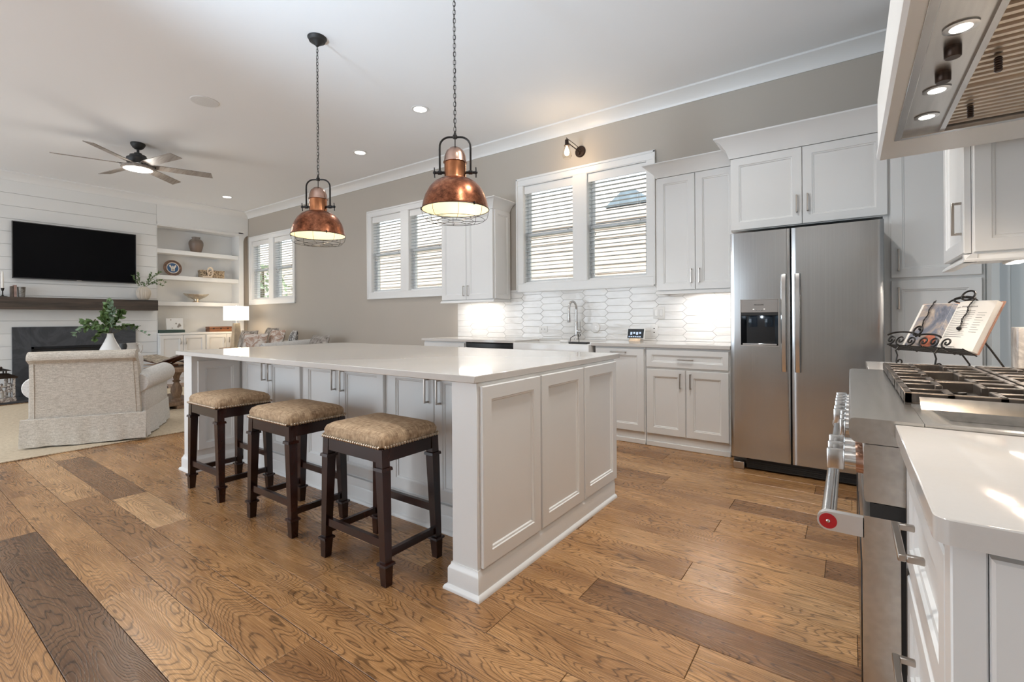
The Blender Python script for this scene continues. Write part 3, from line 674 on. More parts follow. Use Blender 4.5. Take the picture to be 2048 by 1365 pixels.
# ------------------------------------------------------------------ refrigerator
t = thing('refrigerator', 'stainless side by side refrigerator with ice and water dispenser', 'refrigerator', (-.28, 4.3, 0))
FX0, FX1, FXG, FY = -.740, .184, -.341, 3.895
MB().box(FX0 + .004, FX1 - .004, FY + .075, 4.76, .03, 1.765, .004, 1).build('body', paint('fridge_side_grey', (.22, .22, .22), .4), t)
MB().box(FX0 + .03, FX1 - .03, FY + .10, 4.70, 1.766, 1.795).build('hinge_cover', M['blackmat'], t)  # black box painting in the shade of the gap under the cabinet
def fdoor(x0, x1, hole=None):
    m = MB(); z0, z1 = .093, 1.782; xs = []; n = 14
    for i in range(n + 1): xs.append(x0 + (x1 - x0) * i / n)
    def yy(x): 
        u = (x - x0) / (x1 - x0) * 2 - 1
        e = min(x - x0, x1 - x); r = .007
        return FY + .0008 * u * u + (r - math.sqrt(max(0, r * r - (r - e) ** 2)) if e < r else 0)
    if hole is None:
        xs = sorted(xs + [x0 + .002, x0 + .006, x1 - .006, x1 - .002])
        m.loops([[(x, yy(x), z0) for x in xs] + [(x1, FY + .07, z0), (x0, FY + .07, z0)], [(x, yy(x), z1) for x in xs] + [(x1, FY + .07, z1), (x0, FY + .07, z1)]], True, True, True, True)
    else:
        hx0, hx1, hz0, hz1 = hole; xs = sorted([x0 + .002, x0 + .006, x1 - .006, x1 - .002] + [x for x in xs if abs(x - hx0) > .01 and abs(x - hx1) > .01] + [hx0, hx1])
        zs = [z0, hz0, hz1, z1]
        for i in range(len(xs) - 1):
            for j in range(3):
                if j == 1 and xs[i] >= hx0 - 1e-6 and xs[i + 1] <= hx1 + 1e-6: continue
                a, b = xs[i], xs[i + 1]; m.add([(a, yy(a), zs[j]), (b, yy(b), zs[j]), (b, yy(b), zs[j + 1]), (a, yy(a), zs[j + 1])], [(0, 1, 2, 3)], True)
        for z in (z0, z1): m.add([(x, yy(x), z) for x in xs] + [(x1, FY + .07, z), (x0, FY + .07, z)], [tuple(range(len(xs) + 2))])
        for x in (x0, x1): m.add([(x, yy(x), z0), (x, yy(x), z1), (x, FY + .07, z1), (x, FY + .07, z0)], [(0, 1, 2, 3)])
        m.add([(x0, FY + .07, z0), (x1, FY + .07, z0), (x1, FY + .07, z1), (x0, FY + .07, z1)], [(0, 1, 2, 3)])
    return m
HOLE = (-.668, -.420, .940, 1.278)
dl = fdoor(FX0, FXG - .003, HOLE).build('freezer_door', M['fridge'], t)
dr = fdoor(FXG + .003, FX1).build('fridge_door', M['fridge'], t)
def fhandle(x, par):
    m = MB(); rings = []
    for i in range(25):
        k = i / 24; z = .755 + (1.455 - .755) * k; o = FY - .022 - .030 * math.sin(PI * k) ** .7
        w = .0175; rings.append([(x - w, o + .006, z), (x - w + .006, o - .003, z), (x + w - .006, o - .003, z), (x + w, o + .006, z), (x + w, o + .014, z), (x - w, o + .014, z)])
    m.loops(rings, True, True, True, True)
    m.box(x - .012, x + .012, FY - .02, FY + .008, .760, .790, .003, 1); m.box(x - .012, x + .012, FY - .02, FY + .008, 1.42, 1.45, .003, 1)
    tag(m.build('handle', M['chrome'], par), 'bowed steel handle')
fhandle(-.383, dl); fhandle(-.299, dr)
# dispenser
hx0, hx1, hz0, hz1 = HOLE
d = MB(); y1 = FY + .065
d.add([(hx0, FY + .002, hz0), (hx1, FY + .002, hz0), (hx1, FY + .002, 1.175), (hx0, FY + .002, 1.175), (hx0 + .03, y1, hz0 + .01), (hx1 - .03, y1, hz0 + .01), (hx1 - .03, y1, 1.165), (hx0 + .03, y1, 1.165)], [(4, 5, 6, 7), (0, 1, 5, 4), (1, 2, 6, 5), (2, 3, 7, 6), (3, 0, 4, 7)])
disp = d.build('dispenser_bay', M['black'], t)
MB().box(hx0, hx1, FY - .002, FY + .03, 1.182, hz1, .003, 1).build('dispenser_panel', paint('dispenser_grey', (.27, .25, .235), .35), disp)
MB().box(hx0, hx1, FY - .001, FY + .05, 1.160, 1.182, .002, 1).build('dispenser_lip', M['blackmat'], disp)
for xx in (-.595, -.487): MB().box(xx - .026, xx + .026, FY + .035, FY + .043, 1.075, 1.158, .006, 2).build('paddle', thin_glass('clear_paddle', (.75, .86, .95)) if xx < -.5 else bpy.data.materials['clear_paddle'], disp)
MB().box(hx0 + .01, hx1 - .01, FY + .0, FY + .06, hz0, hz0 + .014, .003, 1).build('drip_tray', M['chrome'], disp)
e = MB(); e.box(hx0 - .004, hx1 + .004, FY - .003, FY + .003, hz0 - .006, hz0); e.box(hx0 - .004, hx0, FY - .003, FY + .003, hz0, hz1 + .003); e.box(hx1, hx1 + .004, FY - .003, FY + .003, hz0, hz1 + .003); e.box(hx0 - .004, hx1 + .004, FY - .003, FY + .003, hz1, hz1 + .003)
e.build('dispenser_trim', M['nickel'], disp)
light('dispenser_lamp', 'POINT', (-.54, FY + .03, 1.15), .12, (.75, .88, 1), size=.01)
def text(par, s, size, loc, rot, mat, name='lettering', ext=.0004):
    c = bpy.data.curves.new(name, 'FONT'); c.body = s; c.size = size; c.extrude = ext; c.align_x = 'CENTER'
    o = bpy.data.objects.new(name, c); COL.objects.link(o); bpy.context.view_layer.update()
    me = bpy.data.meshes.new_from_object(o.evaluated_get(bpy.context.evaluated_depsgraph_get())); bpy.data.objects.remove(o)
    me.transform(Matrix.Translation(loc) @ rot.to_4x4()); off = Vector((0, 0, 0)); q = par
    while q is not None: off += q.location; q = q.parent
    me.transform(Matrix.Translation(-off)); me.materials.clear(); me.materials.append(mat)
    n = bpy.data.objects.new(name, me); COL.objects.link(n); n.parent = par; return n
RX = Matrix.Rotation(PI / 2, 3, 'X')
text(disp, 'FRIGIDAIRE', .0125, (-.545, FY - .0026, 1.235), RX, M['black'])
text(disp, 'water     ice     lock', .006, (-.545, FY - .0026, 1.195), RX, M['black'])
for xx in (-.585, -.514): MB().box(xx, xx + .008, FY - .0032, FY - .002, 1.206, 1.208).build('indicator_light', M['canlight'], disp)
g = MB(); g.box(FX0 + .10, FX1 - .02, FY + .035, FY + .06, .012, .088)
for i in range(5): g.box(FX0 + .12, FX1 - .04, FY + .030, FY + .036, .018 + .0145 * i, .024 + .0145 * i)
g.build('base_grille', M['blackmat'], t)
for xx in (FX0 + .012, FX1 - .09): MB().box(xx, xx + .075, FY + .012, FY + .07, 0, .055, .003, 1).build('foot', M['nickel'], t)
# ------------------------------------------------------------------ island
IX0, IX1, IY0, IY1 = -4.19, -1.245, 1.487, 2.87      # outer faces of the carcass
t = thing('kitchen_island', 'large white panelled kitchen island with drawers and doors on the stool side', 'island', (-2.72, 2.2, 0))
REC = 1.84
b = MB(); b.box(IX0 + .14, IX1 - .14, REC + .02, IY1, .10, .883); b.build('body', M['white'], t)
# end panels: full depth legs framing the knee space
for x0, x1 in ((IX0, IX0 + .14), (IX1 - .14, IX1)):
    MB().box(x0, x1, IY0, IY1, .06, .883, .002, 1).build('end_panel', M['white'], t)
mp = PX(IX1)
for y0, y1 in ((1.502, 1.946), (1.962, 2.404), (2.420, 2.862)):
    panel(MB(), mp, y0, y1, .118, .868, .020, .058).build('raised_panel', M['white'], t)
panel(MB(), PX(IX0 + .14), IY0 + .04, REC - .01, .16, .84, .014, .05).build('raised_panel', M['white'], t)
panel(MB(), NX(IX0), IY0 + .02, IY1 - .02, .118, .868, .020, .058).build('raised_panel', M['white'], t)
# stool side doors, three pairs
mp = NY(REC + .02)
for u0, u1 in ((-4.045, -3.150), (-3.145, -2.245), (-2.240, -1.390)):
    um = (u0 + u1) / 2 - (.01 if u1 < -2 else 0.03)
    door(t, mp, u0 + .022, um - .002, .165, .868, um - .045, .755, .135); door(t, mp, um + .002, u1 - .022, .165, .868, um + .045, .755, .135)
# base moulding with cap and shoe
def base_run(p0, p1, n):
    p0 = Vector(p0); p1 = Vector(p1); n = Vector(n)
    prof = [(0, 0), (.030, 0), (.030, .008), (.025, .017), (.016, .021), (.015, .022), (.015, .086), (.012, .094), (.006, .101), (.004, .112), (0, .112)]
    d = (p1 - p0).normalized()
    r0 = [p0 + n * q - d * q * m0 + Vector((0, 0, z)) for q, z in prof for m0 in (M0[0],)]
    r1 = [p1 + n * q + d * q * M0[1] + Vector((0, 0, z)) for q, z in prof]
    return r0, r1
def run(mb, p0, p1, n, a, c):
    global M0
    M0 = (a, c); r0, r1 = base_run(p0, p1, n); mb.loops([r0, r1], True, True, True, False)
bm_ = MB()
run(bm_, (IX1, IY0, 0), (IX1, IY1 - .03, 0), (1, 0, 0), 1, 0)
run(bm_, (IX1 - .14, IY0, 0), (IX1, IY0, 0), (0, -1, 0), 1, 1)
run(bm_, (IX1 - .14, IY0, 0), (IX1 - .14, REC, 0), (-1, 0, 0), 1, 0)
bm_.build('base_moulding', M['white'], t)
bm_ = MB()
run(bm_, (IX0, IY0, 0), (IX0 + .14, IY0, 0), (0, -1, 0), 1, 1)
run(bm_, (IX0 + .14, IY0, 0), (IX0 + .14, REC, 0), (1, 0, 0), 1, 0)
run(bm_, (IX0, IY0, 0), (IX0, IY1, 0), (-1, 0, 0), 1, 0)
bm_.build('base_moulding', M['white'], t)
M0 = (0, 0); r0, r1 = base_run((IX0 + .17, REC + .02, 0), (IX1 - .17, REC + .02, 0), (0, -1, 0))
MB().loops([r0, r1], True, True, True, False).box(IX0 + .14, IX1 - .14, REC + .0, REC + .02, .10, .15).build('toe_board', M['white'], t)
ic = MB(); ic.box(-4.275, -1.236, 1.462, 2.945, .884, .914, .0025, 1)
tag(ic.build('island_countertop', M['quartz']), 'broad glossy white quartz worktop on the island', 'countertop')

# ------------------------------------------------------------------ stools
M['stoolwood'] = wood('dark_mahogany', (.006, .0025, .002), (.042, .011, .006), (3, 3, 1.2), .22)
M['tweed'] = fabric('worn_tan_tweed', (.27, .17, .10), (.62, .45, .29), 30, .8, .2, (.8, 5, 1), .5)
M['nail'] = paint('antique_nailhead', (.50, .40, .30), .3, .3, 60, metal=1.0)
def make_stool():
    r = thing('counter_stool', 'stool', 'stool', (0, 0, 0), 'backless counter stools along the island')
    hx, hy, zt = .215, .168, .585           # apron half sizes
    # cushion: domed pad
    rings = []
    for d, z in ((-.004, .585), (.006, .592), (.008, .622), (0, .640), (-.02, .652), (-.06, .660), (-.12, .664)):
        ring = []; ax, ay = hx + d, hy + d; rr = .035
        for cx_, cy_, a0 in ((ax - rr, ay - rr, 0), (-ax + rr, ay - rr, 90), (-ax + rr, -ay + rr, 180), (ax - rr, -ay + rr, 270)):
            for k in range(5):
                a = math.radians(a0 + 22.5 * k); ring.append((cx_ + rr * math.cos(a), cy_ + rr * math.sin(a), z))
        rings.append(ring)
    MB().loops(rings, True, True, True, True).build('cushion', M['tweed'], r)
    nh_ = MB()
    for i in range(27):
        x = -hx + .01 + (2 * hx - .02) * i / 26
        for s in (-1, 1): nh_.ball((x, s * (hy + .012), .594), .0075, 8, 6, (1, .7, 1))
    for i in range(21):
        y = -hy + .01 + (2 * hy - .02) * i / 20
        for s in (-1, 1): nh_.ball((s * (hx + .012), y, .594), .0075, 8, 6, (.7, 1, 1))
    tag(nh_.build('nailhead_trim', M['nail'], r), 'row of antique brass nailheads', kind='stuff')
    ap = MB(); ap.box(-hx, hx, -hy, -hy + .022, .525, zt, .002, 1).box(-hx, hx, hy - .022, hy, .525, zt, .002, 1).box(-hx, -hx + .022, -hy + .02, hy - .02, .525, zt, .002, 1).box(hx - .022, hx, -hy + .02, hy - .02, .525, zt, .002, 1)
    ap.build('apron', M['stoolwood'], r)
    w = .021; foot = {}
    for sx in (-1, 1):
        for sy in (-1, 1):
            top = Vector((sx * (hx - w + .002), sy * (hy - w + .002), zt - .002)); bot = Vector((sx * (hx + .008), sy * (hy - w + .006), 0))
            def ring(z, q):
                k = (zt - z) / zt; c = top.lerp(bot, k); return [(c.x - q, c.y - q, z), (c.x + q, c.y - q, z), (c.x + q, c.y + q, z), (c.x - q, c.y + q, z)]
            lg = MB(); lg.loops([ring(zt - .002, w), ring(.505, w), ring(.505, w)], True, True, False, False)
            lg.loops([ring(.505, w + .007), ring(.492, w + .009), ring(.490, w + .002), ring(.10, w - .003), ring(.098, w + .007), ring(.088, w + .008), ring(.084, w), ring(.0, w - .004)], True, True, True, False)
            lg.build('leg', M['stoolwood'], r)
            foot[sx, sy] = lambda z, top=top, bot=bot: top.lerp(bot, (zt - z) / zt)
    def bar(a, b, z, h):
        p, q = foot[a](z), foot[b](z); d = (q - p).normalized(); n = Vector((0, 0, 1)).cross(d) * .010
        mb = MB(); mb.loops([[c - n + Vector((0, 0, -h)), c + n + Vector((0, 0, -h)), c + n + Vector((0, 0, h)), c - n + Vector((0, 0, h))] for c in (p, q)], True, True, True, False)
        mb.build('stretcher', M['stoolwood'], r)
    bar((-1, -1), (1, -1), .175, .018); bar((-1, 1), (1, 1), .235, .018); bar((-1, -1), (-1, 1), .13, .016); bar((1, -1), (1, 1), .13, .016)
    return r
st = make_stool()
st.location = (-1.852, 1.487, 0); st['label'] = 'dark wood counter stool with tan cushion, nearest to the camera'
dup(st, (-2.622, 1.503, 0), None, 'dark wood counter stool with tan cushion, the middle one of three')
dup(st, (-3.462, 1.503, 0), None, 'dark wood counter stool with tan cushion, closest to the armchair')

# ------------------------------------------------------------------ near right counter
RF = .115                 # cabinet face
t = thing('base_cabinet', 'white drawer cabinet with end panel under the near right worktop', 'cabinet', (.4, 1.0, 0))
MB().box(RF, .735, .760, 1.294, .10, .883).box(.17, .735, .78, 1.29, 0, .10).build('body', M['white'], t)
mp = NX(RF)
for z0, z1 in ((.625, .845), (.37, .605), (.125, .35)):
    d = panel(MB(), mp, .800, 1.284, z0, z1, .02, .05).build('drawer', M['white'], t)
    tag(pull(MB(), lambda u, w, n: (RF - .02 - n, u, w), 1.06, (z0 + z1) / 2 + .02, .155, False, .034, .011).build('handle', M['nickel'], d), 'satin nickel bar handle')
MB().box(RF - .02, RF + .012, .752, .796, .0, .883, .002, 1).build('corner_stile', M['white'], t)
ep = MB(); panel(ep, NY(.760), .128, .735, .02, .872, .02, .055); ep.build('end_panel', M['white'], t)
nc = MB(); rr = .018
nc.loops([[(.078 + rr - rr * math.cos(a), .724 + rr - rr * math.sin(a), z) for a in [PI / 2 * k / 6 for k in range(7)]] + [(.738, .724, z), (.738, 1.2955, z), (.078, 1.2955, z)] for z in (.884, .9125)] +
         [[(.0795 + rr - rr * math.cos(a), .7255 + rr - rr * math.sin(a), .914) for a in [PI / 2 * k / 6 for k in range(7)]] + [(.738, .7255, .914), (.738, 1.2955, .914), (.0795, 1.2955, .914)]], True, True, True, False)
tag(nc.build('countertop', M['quartz']), 'white quartz worktop in the near right foreground', 'countertop')
# far right counter and its cabinet
t = thing('base_cabinet', 'white base cabinet beyond the range, under the cookbook', 'cabinet', (.4, 2.8, 0))
MB().box(RF, .735, 2.537, 3.05, .10, .883).box(.17, .735, 2.54, 3.04, 0, .10).build('body', M['white'], t)
door(t, NX(RF), 2.545, 3.04, .115, .67, 2.60, .60); door(t, NX(RF), 2.545, 3.04, .69, .868, 2.79, .78, .13, False, 'drawer', st=.045)
fc = MB().box(.066, .738, 2.535, 3.07, .884, .914, .0025, 1)
tag(fc.build('countertop', M['quartz']), 'white quartz worktop beyond the range, holding the cookbook stand', 'countertop')

# ------------------------------------------------------------------ gas range
GY0, GY1 = 1.298, 2.532
t = thing('gas_range', 'wide stainless gas range with knobs and red medallion oven handles', 'stove', (.35, 1.91, 0))
MB().box(.095, .735, GY0 + .002, GY1 - .002, .10, .86).box(.16, .73, GY0 + .02, GY1 - .02, .02, .10).build('body', M['steel'], t)
MB().prism([(-.003, .886), (-.003, .912), (.001, .919), (.009, .921), (.125, .921), (.125, .866), (.022, .866), (.006, .868), (-.001, .876)], 'y', GY0, GY1).build('front_ledge', M['steel_h'], t)
MB().prism([(.027, .863), (.13, .863), (.13, .736), (.027, .736), (.024, .742), (.024, .858)], 'y', GY0 + .007, GY1 - .007).build('control_panel', M['steel_h'], t)
MB().box(.034, .13, GY0 + .004, GY1 - .004, .105, .735).build('door_gasket', M['blackmat'], t)
def oven(y0, y1):
    d = MB(); d.prism([(.0215, .135), (.0215, .700), (.024, .706), (.086, .706), (.086, .130), (.024, .130)], 'y', y0, y1)
    o = d.build('oven_door', M['steel_h'], t)
    MB().box(.0185, .0225, y0 + .10, y1 - .10, .26, .56, .002, 1).build('oven_window', M['black'], o)
    h = MB(); h.cyl((-.043, y0 + .018, .678), (-.043, y1 - .018, .678), .0155, n=24)
    for yy in (y0 + .03, y1 - .036): h.cyl((-.043, yy, .678), (-.043, yy + .006, .678), .0175, n=24)
    h.build('handle_tube', M['chrome'], o)
    for yy, sg in ((y0, 1), (y1, -1)):
        br = MB(); r_ = .0213; pts = [(-.043 + r_ * math.cos(a), .678 + r_ * math.sin(a)) for a in [PI / 2 + PI * k / 14 for k in range(15)]] + [(.0235, .678 - r_), (.0235, .678 + r_)]
        br.prism(pts, 'y', yy, yy + sg * .018); bo = br.build('handle_bracket', M['satin'], o)
        if sg > 0:
            tag(MB().cyl((-.043, yy - .0012, .678), (-.043, yy + .001, .678), .0172, n=32).build('medallion', M['red'], o), 'red round handle medallion')
            MB().ball((-.043, yy - .0012, .678), .0042, 10, 6, (1, .35, 1)).build('screw', M['chrome'], o)
    return o
M['satin'] = paint('satin_silver', (.72, .71, .70), .42, .02, metal=1.0)
M['red'] = paint('medallion_red', (.42, .012, .016), .35, .05)
oven(GY0 + .001, 2.066); oven(2.076, GY1 - .001)
MB().box(.030, .12, GY0 + .006, GY1 - .006, .03, .118, .003, 1).build('kick_plate', M['steel_h'], t)
KN = [1.395, 1.475, 1.555, 1.70, 1.78, 1.86, 2.0, 2.08, 2.20, 2.28, 2.36, 2.44]
for i, yy in enumerate(KN):
    z = .800 + (.02 if i in (3, 4, 5) else 0)
    k = MB(); k.cyl((.0245, yy, z), (.010, yy, z), .027, .026, 28); kb = k.build('knob_bezel', M['copper_pale'] if i < 3 else M['chrome'], t)
    g = MB(); g.cyl((.010, yy, z), (-.012, yy, z), .021, .020, 28); g.box(-.048 if i not in (3, 4, 5) else -.026, -.012, yy - .006, yy + .006, z - .025, z + .025, .003, 2)
    g.build('knob', M['chrome'], t)
# cooktop deck
dk = MB(); dk.box(.125, .735, GY0, GY1, .866, .893); dk.box(.71, .735, GY0, GY1, .893, .96, .003, 1); dk.box(.125, .71, 1.55, 1.562, .893, .925); dk.box(.125, .71, GY1 - .01, GY1, .893, .921)
dk.build('cooktop_deck', M['steel'], t)
# griddle trough between counter and grates
gd = MB(); gx0, gx1, gy0, gy1 = .1265, .705, GY0 + .002, 1.552
def rct(d0, d1, d2, d3, z): return [(gx0 + d0, gy0 + d1, z), (gx1 - d2, gy0 + d1, z), (gx1 - d2, gy1 - d3, z), (gx0 + d0, gy1 - d3, z)]
gd.loops([rct(0, 0, 0, 0, .893), rct(0, 0, 0, 0, .9195), rct(.010, .008, .01, .006, .9205), rct(.03, .02, .02, .012, .9205), rct(.065, .05, .05, .05, .898), ], True, False, True, False)
gd.build('griddle', M['steel_h'], t)
bk = MB(); bk.prism([(1.505, .9205), (1.552, .944), (1.556, .944), (1.556, .893), (1.505, .893)], 'x', .14, .705); bk.build('griddle_splash', M['steel_h'], t)
# grates
M['grate'] = paint('cast_grate', (.16, .135, .115), .38, .2, 40, .1, metal=.85)
def grate(x0, x1, y0, y1):
    g = MB(); z0, z1 = .925, .952; w = .017
    def bar(a, b, c, d, zz0=z0, zz1=z1): g.box(a, b, c, d, zz0, zz1, .002, 1)
    bar(x0, x0 + w, y0, y1); bar(x1 - w, x1, y0, y1); bar(x0, x1, y0, y0 + w); bar(x0, x1, y1 - w, y1)
    xm, ym = (x0 + x1) / 2, (y0 + y1) / 2
    for u in (.33, .67):
        xx = x0 + (x1 - x0) * u; bar(xx - w / 2, xx + w / 2, y0, y0 + (y1 - y0) * .36); bar(xx - w / 2, xx + w / 2, y1 - (y1 - y0) * .36, y1)
    for u in (.3, .7):
        yy = y0 + (y1 - y0) * u; bar(x0, x0 + (x1 - x0) * .34, yy - w / 2, yy + w / 2); bar(x1 - (x1 - x0) * .34, x1, yy - w / 2, yy + w / 2)
    for xx in (x0 + .002, x1 - .018):
        for yy in (y0 + .002, y1 - .018, ym - .008): g.box(xx, xx + .016, yy, yy + .016, .893, .926)
    g.build('grate', M['grate'], t)
    bc = MB(); bc.lathe([(.052, 0), (.052, .012), (.040, .016), (.040, .024), (.0, .026)], (xm, ym, .893), 24); bc.build('burner', M['iron'], t)
ys = [1.566, 1.888, 2.208, 2.524]
for i in range(3):
    grate(.112, .384, ys[i], ys[i + 1] - .004); grate(.392, .692, ys[i], ys[i + 1] - .004)

# ------------------------------------------------------------------ range hood
t = thing('range_hood', 'large white range hood with steel liner and lit lamps over the range', 'hood', (.42, 1.8, 1.8))
HY0, HY1, HX = 1.02, 2.52, .100
h = MB(); zb, zf = 1.802, 2.06
def hr(x, ya, yb_, z): return [(x, ya, z), (.736, ya, z), (.736, yb_, z), (x, yb_, z)]
h.loops([hr(HX + .006, HY0 + .006, HY1 - .006, zb), hr(HX - .004, HY0 - .004, HY1 + .004, zb + .012), hr(HX - .004, HY0 - .004, HY1 + .004, zb + .03), hr(HX, HY0, HY1, zb + .04), hr(HX, HY0, HY1, zf), hr(HX + .05, HY0 + .05, HY1 - .05, 2.50), hr(HX + .17, HY0 + .19, HY1 - .19, ZC - .002)], True, False, True, False)
lx0, lx1, ly0, ly1 = .142, .700, 1.19, 2.265
h.loops([hr(HX + .006, HY0 + .006, HY1 - .006, zb), [(lx0, ly0, zb), (lx1, ly0, zb), (lx1, ly1, zb), (lx0, ly1, zb)], [(lx0, ly0, zb + .05), (lx1, ly0, zb + .05), (lx1, ly1, zb + .05), (lx0, ly1, zb + .05)]], True, False, True, False)
h.build('canopy', M['white'], t)
fr = MB()
for a in ((lx0 - .004, lx0 + .016, ly0, ly1), (lx1 - .016, lx1 + .004, ly0, ly1), (lx0 + .016, lx1 - .016, ly0 - .004, ly0 + .02), (lx0 + .016, lx1 - .016, ly1 - .02, ly1 + .004)): fr.box(a[0], a[1], a[2], a[3], zb - .003, zb + .03, .001, 1)
fr.box(.262, .276, ly0 + .02, ly1 - .02, zb + .002, zb + .03)
fr.build('liner_frame', M['steel'], t)
MB().box(lx0 + .016, .262, ly0 + .02, ly1 - .02, zb + .012, zb + .02).build('control_plate', M['steel_h'], t)
for yy in (1.28, 1.49, 1.861, 2.087):
    MB().lathe([(.030, 0), (.033, -.003), (.026, -.004)], (.212, yy, zb + .012), 24).build('lamp_bezel', M['chrome'], t)
    MB().lathe([(.0255, -.001), (.02, -.0045)], (.212, yy, zb + .012), 24).build('lamp', M['hoodlight'], t)
    light('hood_lamp_light', 'SPOT', (.212, yy, zb + .002), 3.6 if yy < 1.6 else 8.0, (1, .80, .60), target=(.26, yy, 0), size=.02, spot_size=2.5, spot_blend=.6)
for yy in (1.597, 1.748): MB().lathe([(.0175, 0), (.017, -.022), (.015, -.0245), (.001, -.0245)], (.212, yy, zb + .012), 24).build('knob', M['bronze'], t)
M['baffle'] = paint('baffle_steel', (.62, .52, .42), .3, .1, 12, metal=1.0)
for f0, f1 in ((ly0 + .022, 1.55), (1.552, 1.905), (1.907, ly1 - .022)):
    bf = MB(); y = f0
    bf.box(.278, .682, f0, f1, zb + .045, zb + .049)
    while y < f1 - .02:
        bf.prism([(y, zb + .036), (y + .004, zb + .014), (y + .018, zb + .014), (y + .022, zb + .036), (y + .019, zb + .036), (y + .015, zb + .018), (y + .007, zb + .018), (y + .003, zb + .036)], 'x', .280, .680); y += .034
    bo = bf.build('baffle_filter', M['baffle'], t)
    hb = MB(); q = (f0 + f1) / 2
    for i in range(6): hb.lathe([(.006, 0), (.009, -.004), (.006, -.008)], (.316, q, zb + .014 - i * .006), 10)
    hb.build('filter_knob', M['bronze'], bo)
# upper cabinet next to the hood
t = thing('upper_cabinet', 'white wall cabinet on range wall just beyond the hood', 'cabinet', (.56, 2.83, 1.39))
MB().box(.398, .737, 2.60, 3.10, 1.392, 2.44).build('body', M['white'], t)
mpx = NX(.396)
d = panel(MB(), mpx, 2.604, 3.096, 1.398, 2.43, .022, .058).build('door', M['white'], t)
tag(pull(MB(), lambda u, w, n: (.374 - n, u, w), 2.645, 1.545, .135, True).build('handle', M['nickel'], d), 'satin nickel bar handle')
panel(MB(), NY(2.60), .402, .735, 1.40, 2.43, .014, .05).build('side_panel', M['white'], t)
MB().prism([(.370, 1.360), (.370, 1.368), (.392, 1.3915), (.41, 1.3915), (.41, 1.360)], 'y', 2.575, 3.11).prism([(2.570, 1.360), (2.570, 1.368), (2.592, 1.3915), (2.61, 1.3915), (2.61, 1.360)], 'x', .372, .737).build('light_rail', M['white'], t)
uc = thing('under_cabinet_light', 'under-cabinet light beyond the range, above the marble block', 'light', (.6, 2.85, 1.38), 'lights under the upper cabinets')
MB().box(.56, .62, 2.66, 3.02, 1.378, 1.391, .003, 1).build('housing', M['plastic'], uc)
MB().box(.57, .61, 2.67, 3.01, 1.3755, 1.3775).build('lens', M['canlight'], uc)
light('under_cabinet_glow', 'AREA', (.59, 2.84, 1.37), 1.6, (1, .88, .76), target=(.59, 2.85, 0), size=.04, size_y=.34)

# ------------------------------------------------------------------ cookbook on its stand, marble block
def place(base, ax): # matrix from local (u along the book to its right, v up the slope, w out of the page)
    return base, ax
th = math.atan2(-.37, .26); ux = Vector((math.cos(th), math.sin(th), 0)); nh2 = Vector((ux.y, -ux.x, 0))        # nh2 points to the reader
tilt = math.radians(27); vv = (Vector((0, 0, 1)) * math.cos(tilt) - nh2 * math.sin(tilt)).normalized(); ww = ux.cross(vv).normalized()
if ww.dot(nh2) < 0: ww = -ww
O = Vector((.312, 2.80, .988)); KS = .90
BK = Matrix(((ux.x, vv.x, ww.x, O.x), (ux.y, vv.y, ww.y, O.y), (ux.z, vv.z, ww.z, O.z), (0, 0, 0, 1))) @ Matrix.Scale(KS, 4)
t = thing('cookbook', 'open cookbook with a food photo page, leaning on the iron stand', 'book', (.335, 2.80, .985))
def page(s, thick):
    prof = [(0, .004), (.02, .012 + thick * .4), (.06, .010 + thick), (.13, .008 + thick), (.205, .004 + thick)]
    up = [(s * a, b) for a, b in prof]; lo = [(s * .207, .002), (0, .002)]
    r = up + lo; m = MB(); m.loops([[(a, .004, b) for a, b in r], [(a, .262, b) for a, b in r]], True, True, True, False, BK); return m, prof
M['paper'] = paint('book_paper', (.80, .75, .68), .6, .02)
M['cover'] = paint('book_cover', (.42, .22, .15), .45, .35, 18)
MB().box(-.213, .213, 0, .27, -.003, .0015, 0, 1, BK).build('cover', M['cover'], t)
m, pf = page(1, .022); m.build('right_pages', M['paper'], t)
m, pf2 = page(-1, .006); m.build('left_pages', M['paper'], t)
def mat_photo():
    m, nt, b = nodes('food_photo'); v = coords(nt)
    n = noise(nt, v, 9, 6, .6, .6); n2 = noise(nt, v, 22, 3)
    c = ramp(nt, n, [(.3, (.05, .055, .075)), (.45, (.16, .17, .21)), (.58, (.42, .33, .26)), (.75, (.70, .66, .62))])
    nt.links.new(c, b.inputs['Base Color']); setin(b, Roughness=.4); return m
def sheet(s, prof, v0, v1, u0, u1, lift=.0006):
    us = [u0 + (u1 - u0) * i / 12 for i in range(13)]
    def hh(u):
        for (a, b), (c, d) in zip(prof, prof[1:]):
            if a <= u <= c: return b + (d - b) * (u - a) / (c - a)
        return prof[-1][1]
    return MB().loops([[(s * u, v0, hh(u) + lift) for u in us], [(s * u, v1, hh(u) + lift) for u in us]], False, False, False, True, BK)
sheet(-1, pf2, .006, .260, .003, .19).build('photo_page', mat_photo(), t)
M['fruit'] = paint('printed_fruit', (.45, .13, .07), .4, .5, 25)
fm = MB()
fm.loops([[(-.055 + .040 * math.cos(a) * q, .048 + .036 * math.sin(a) * q, .0178 - .0012 * 0) for a in [2 * PI * k / 20 for k in range(20)]] for q in (1, .01)], True, False, False, True, BK)
fm.build('printed_fruit', M['fruit'], t)
M['ink'] = paint('grey_ink', (.30, .28, .26), .7, .1)
tx = MB()
rt = random.Random(5)
for i in range(15):
    v = .208 - i * .0098; w_ = .115 if i not in (6, 10) else .07
    tx.v += sheet(1, pf, v, v + .0022, .018, .018 + w_ * rt.uniform(.9, 1), .0012).v[:0]
    a = sheet(1, pf, v, v + .0022, .018, .018 + w_ * rt.uniform(.9, 1), .0012); tx.add(a.v, a.f)
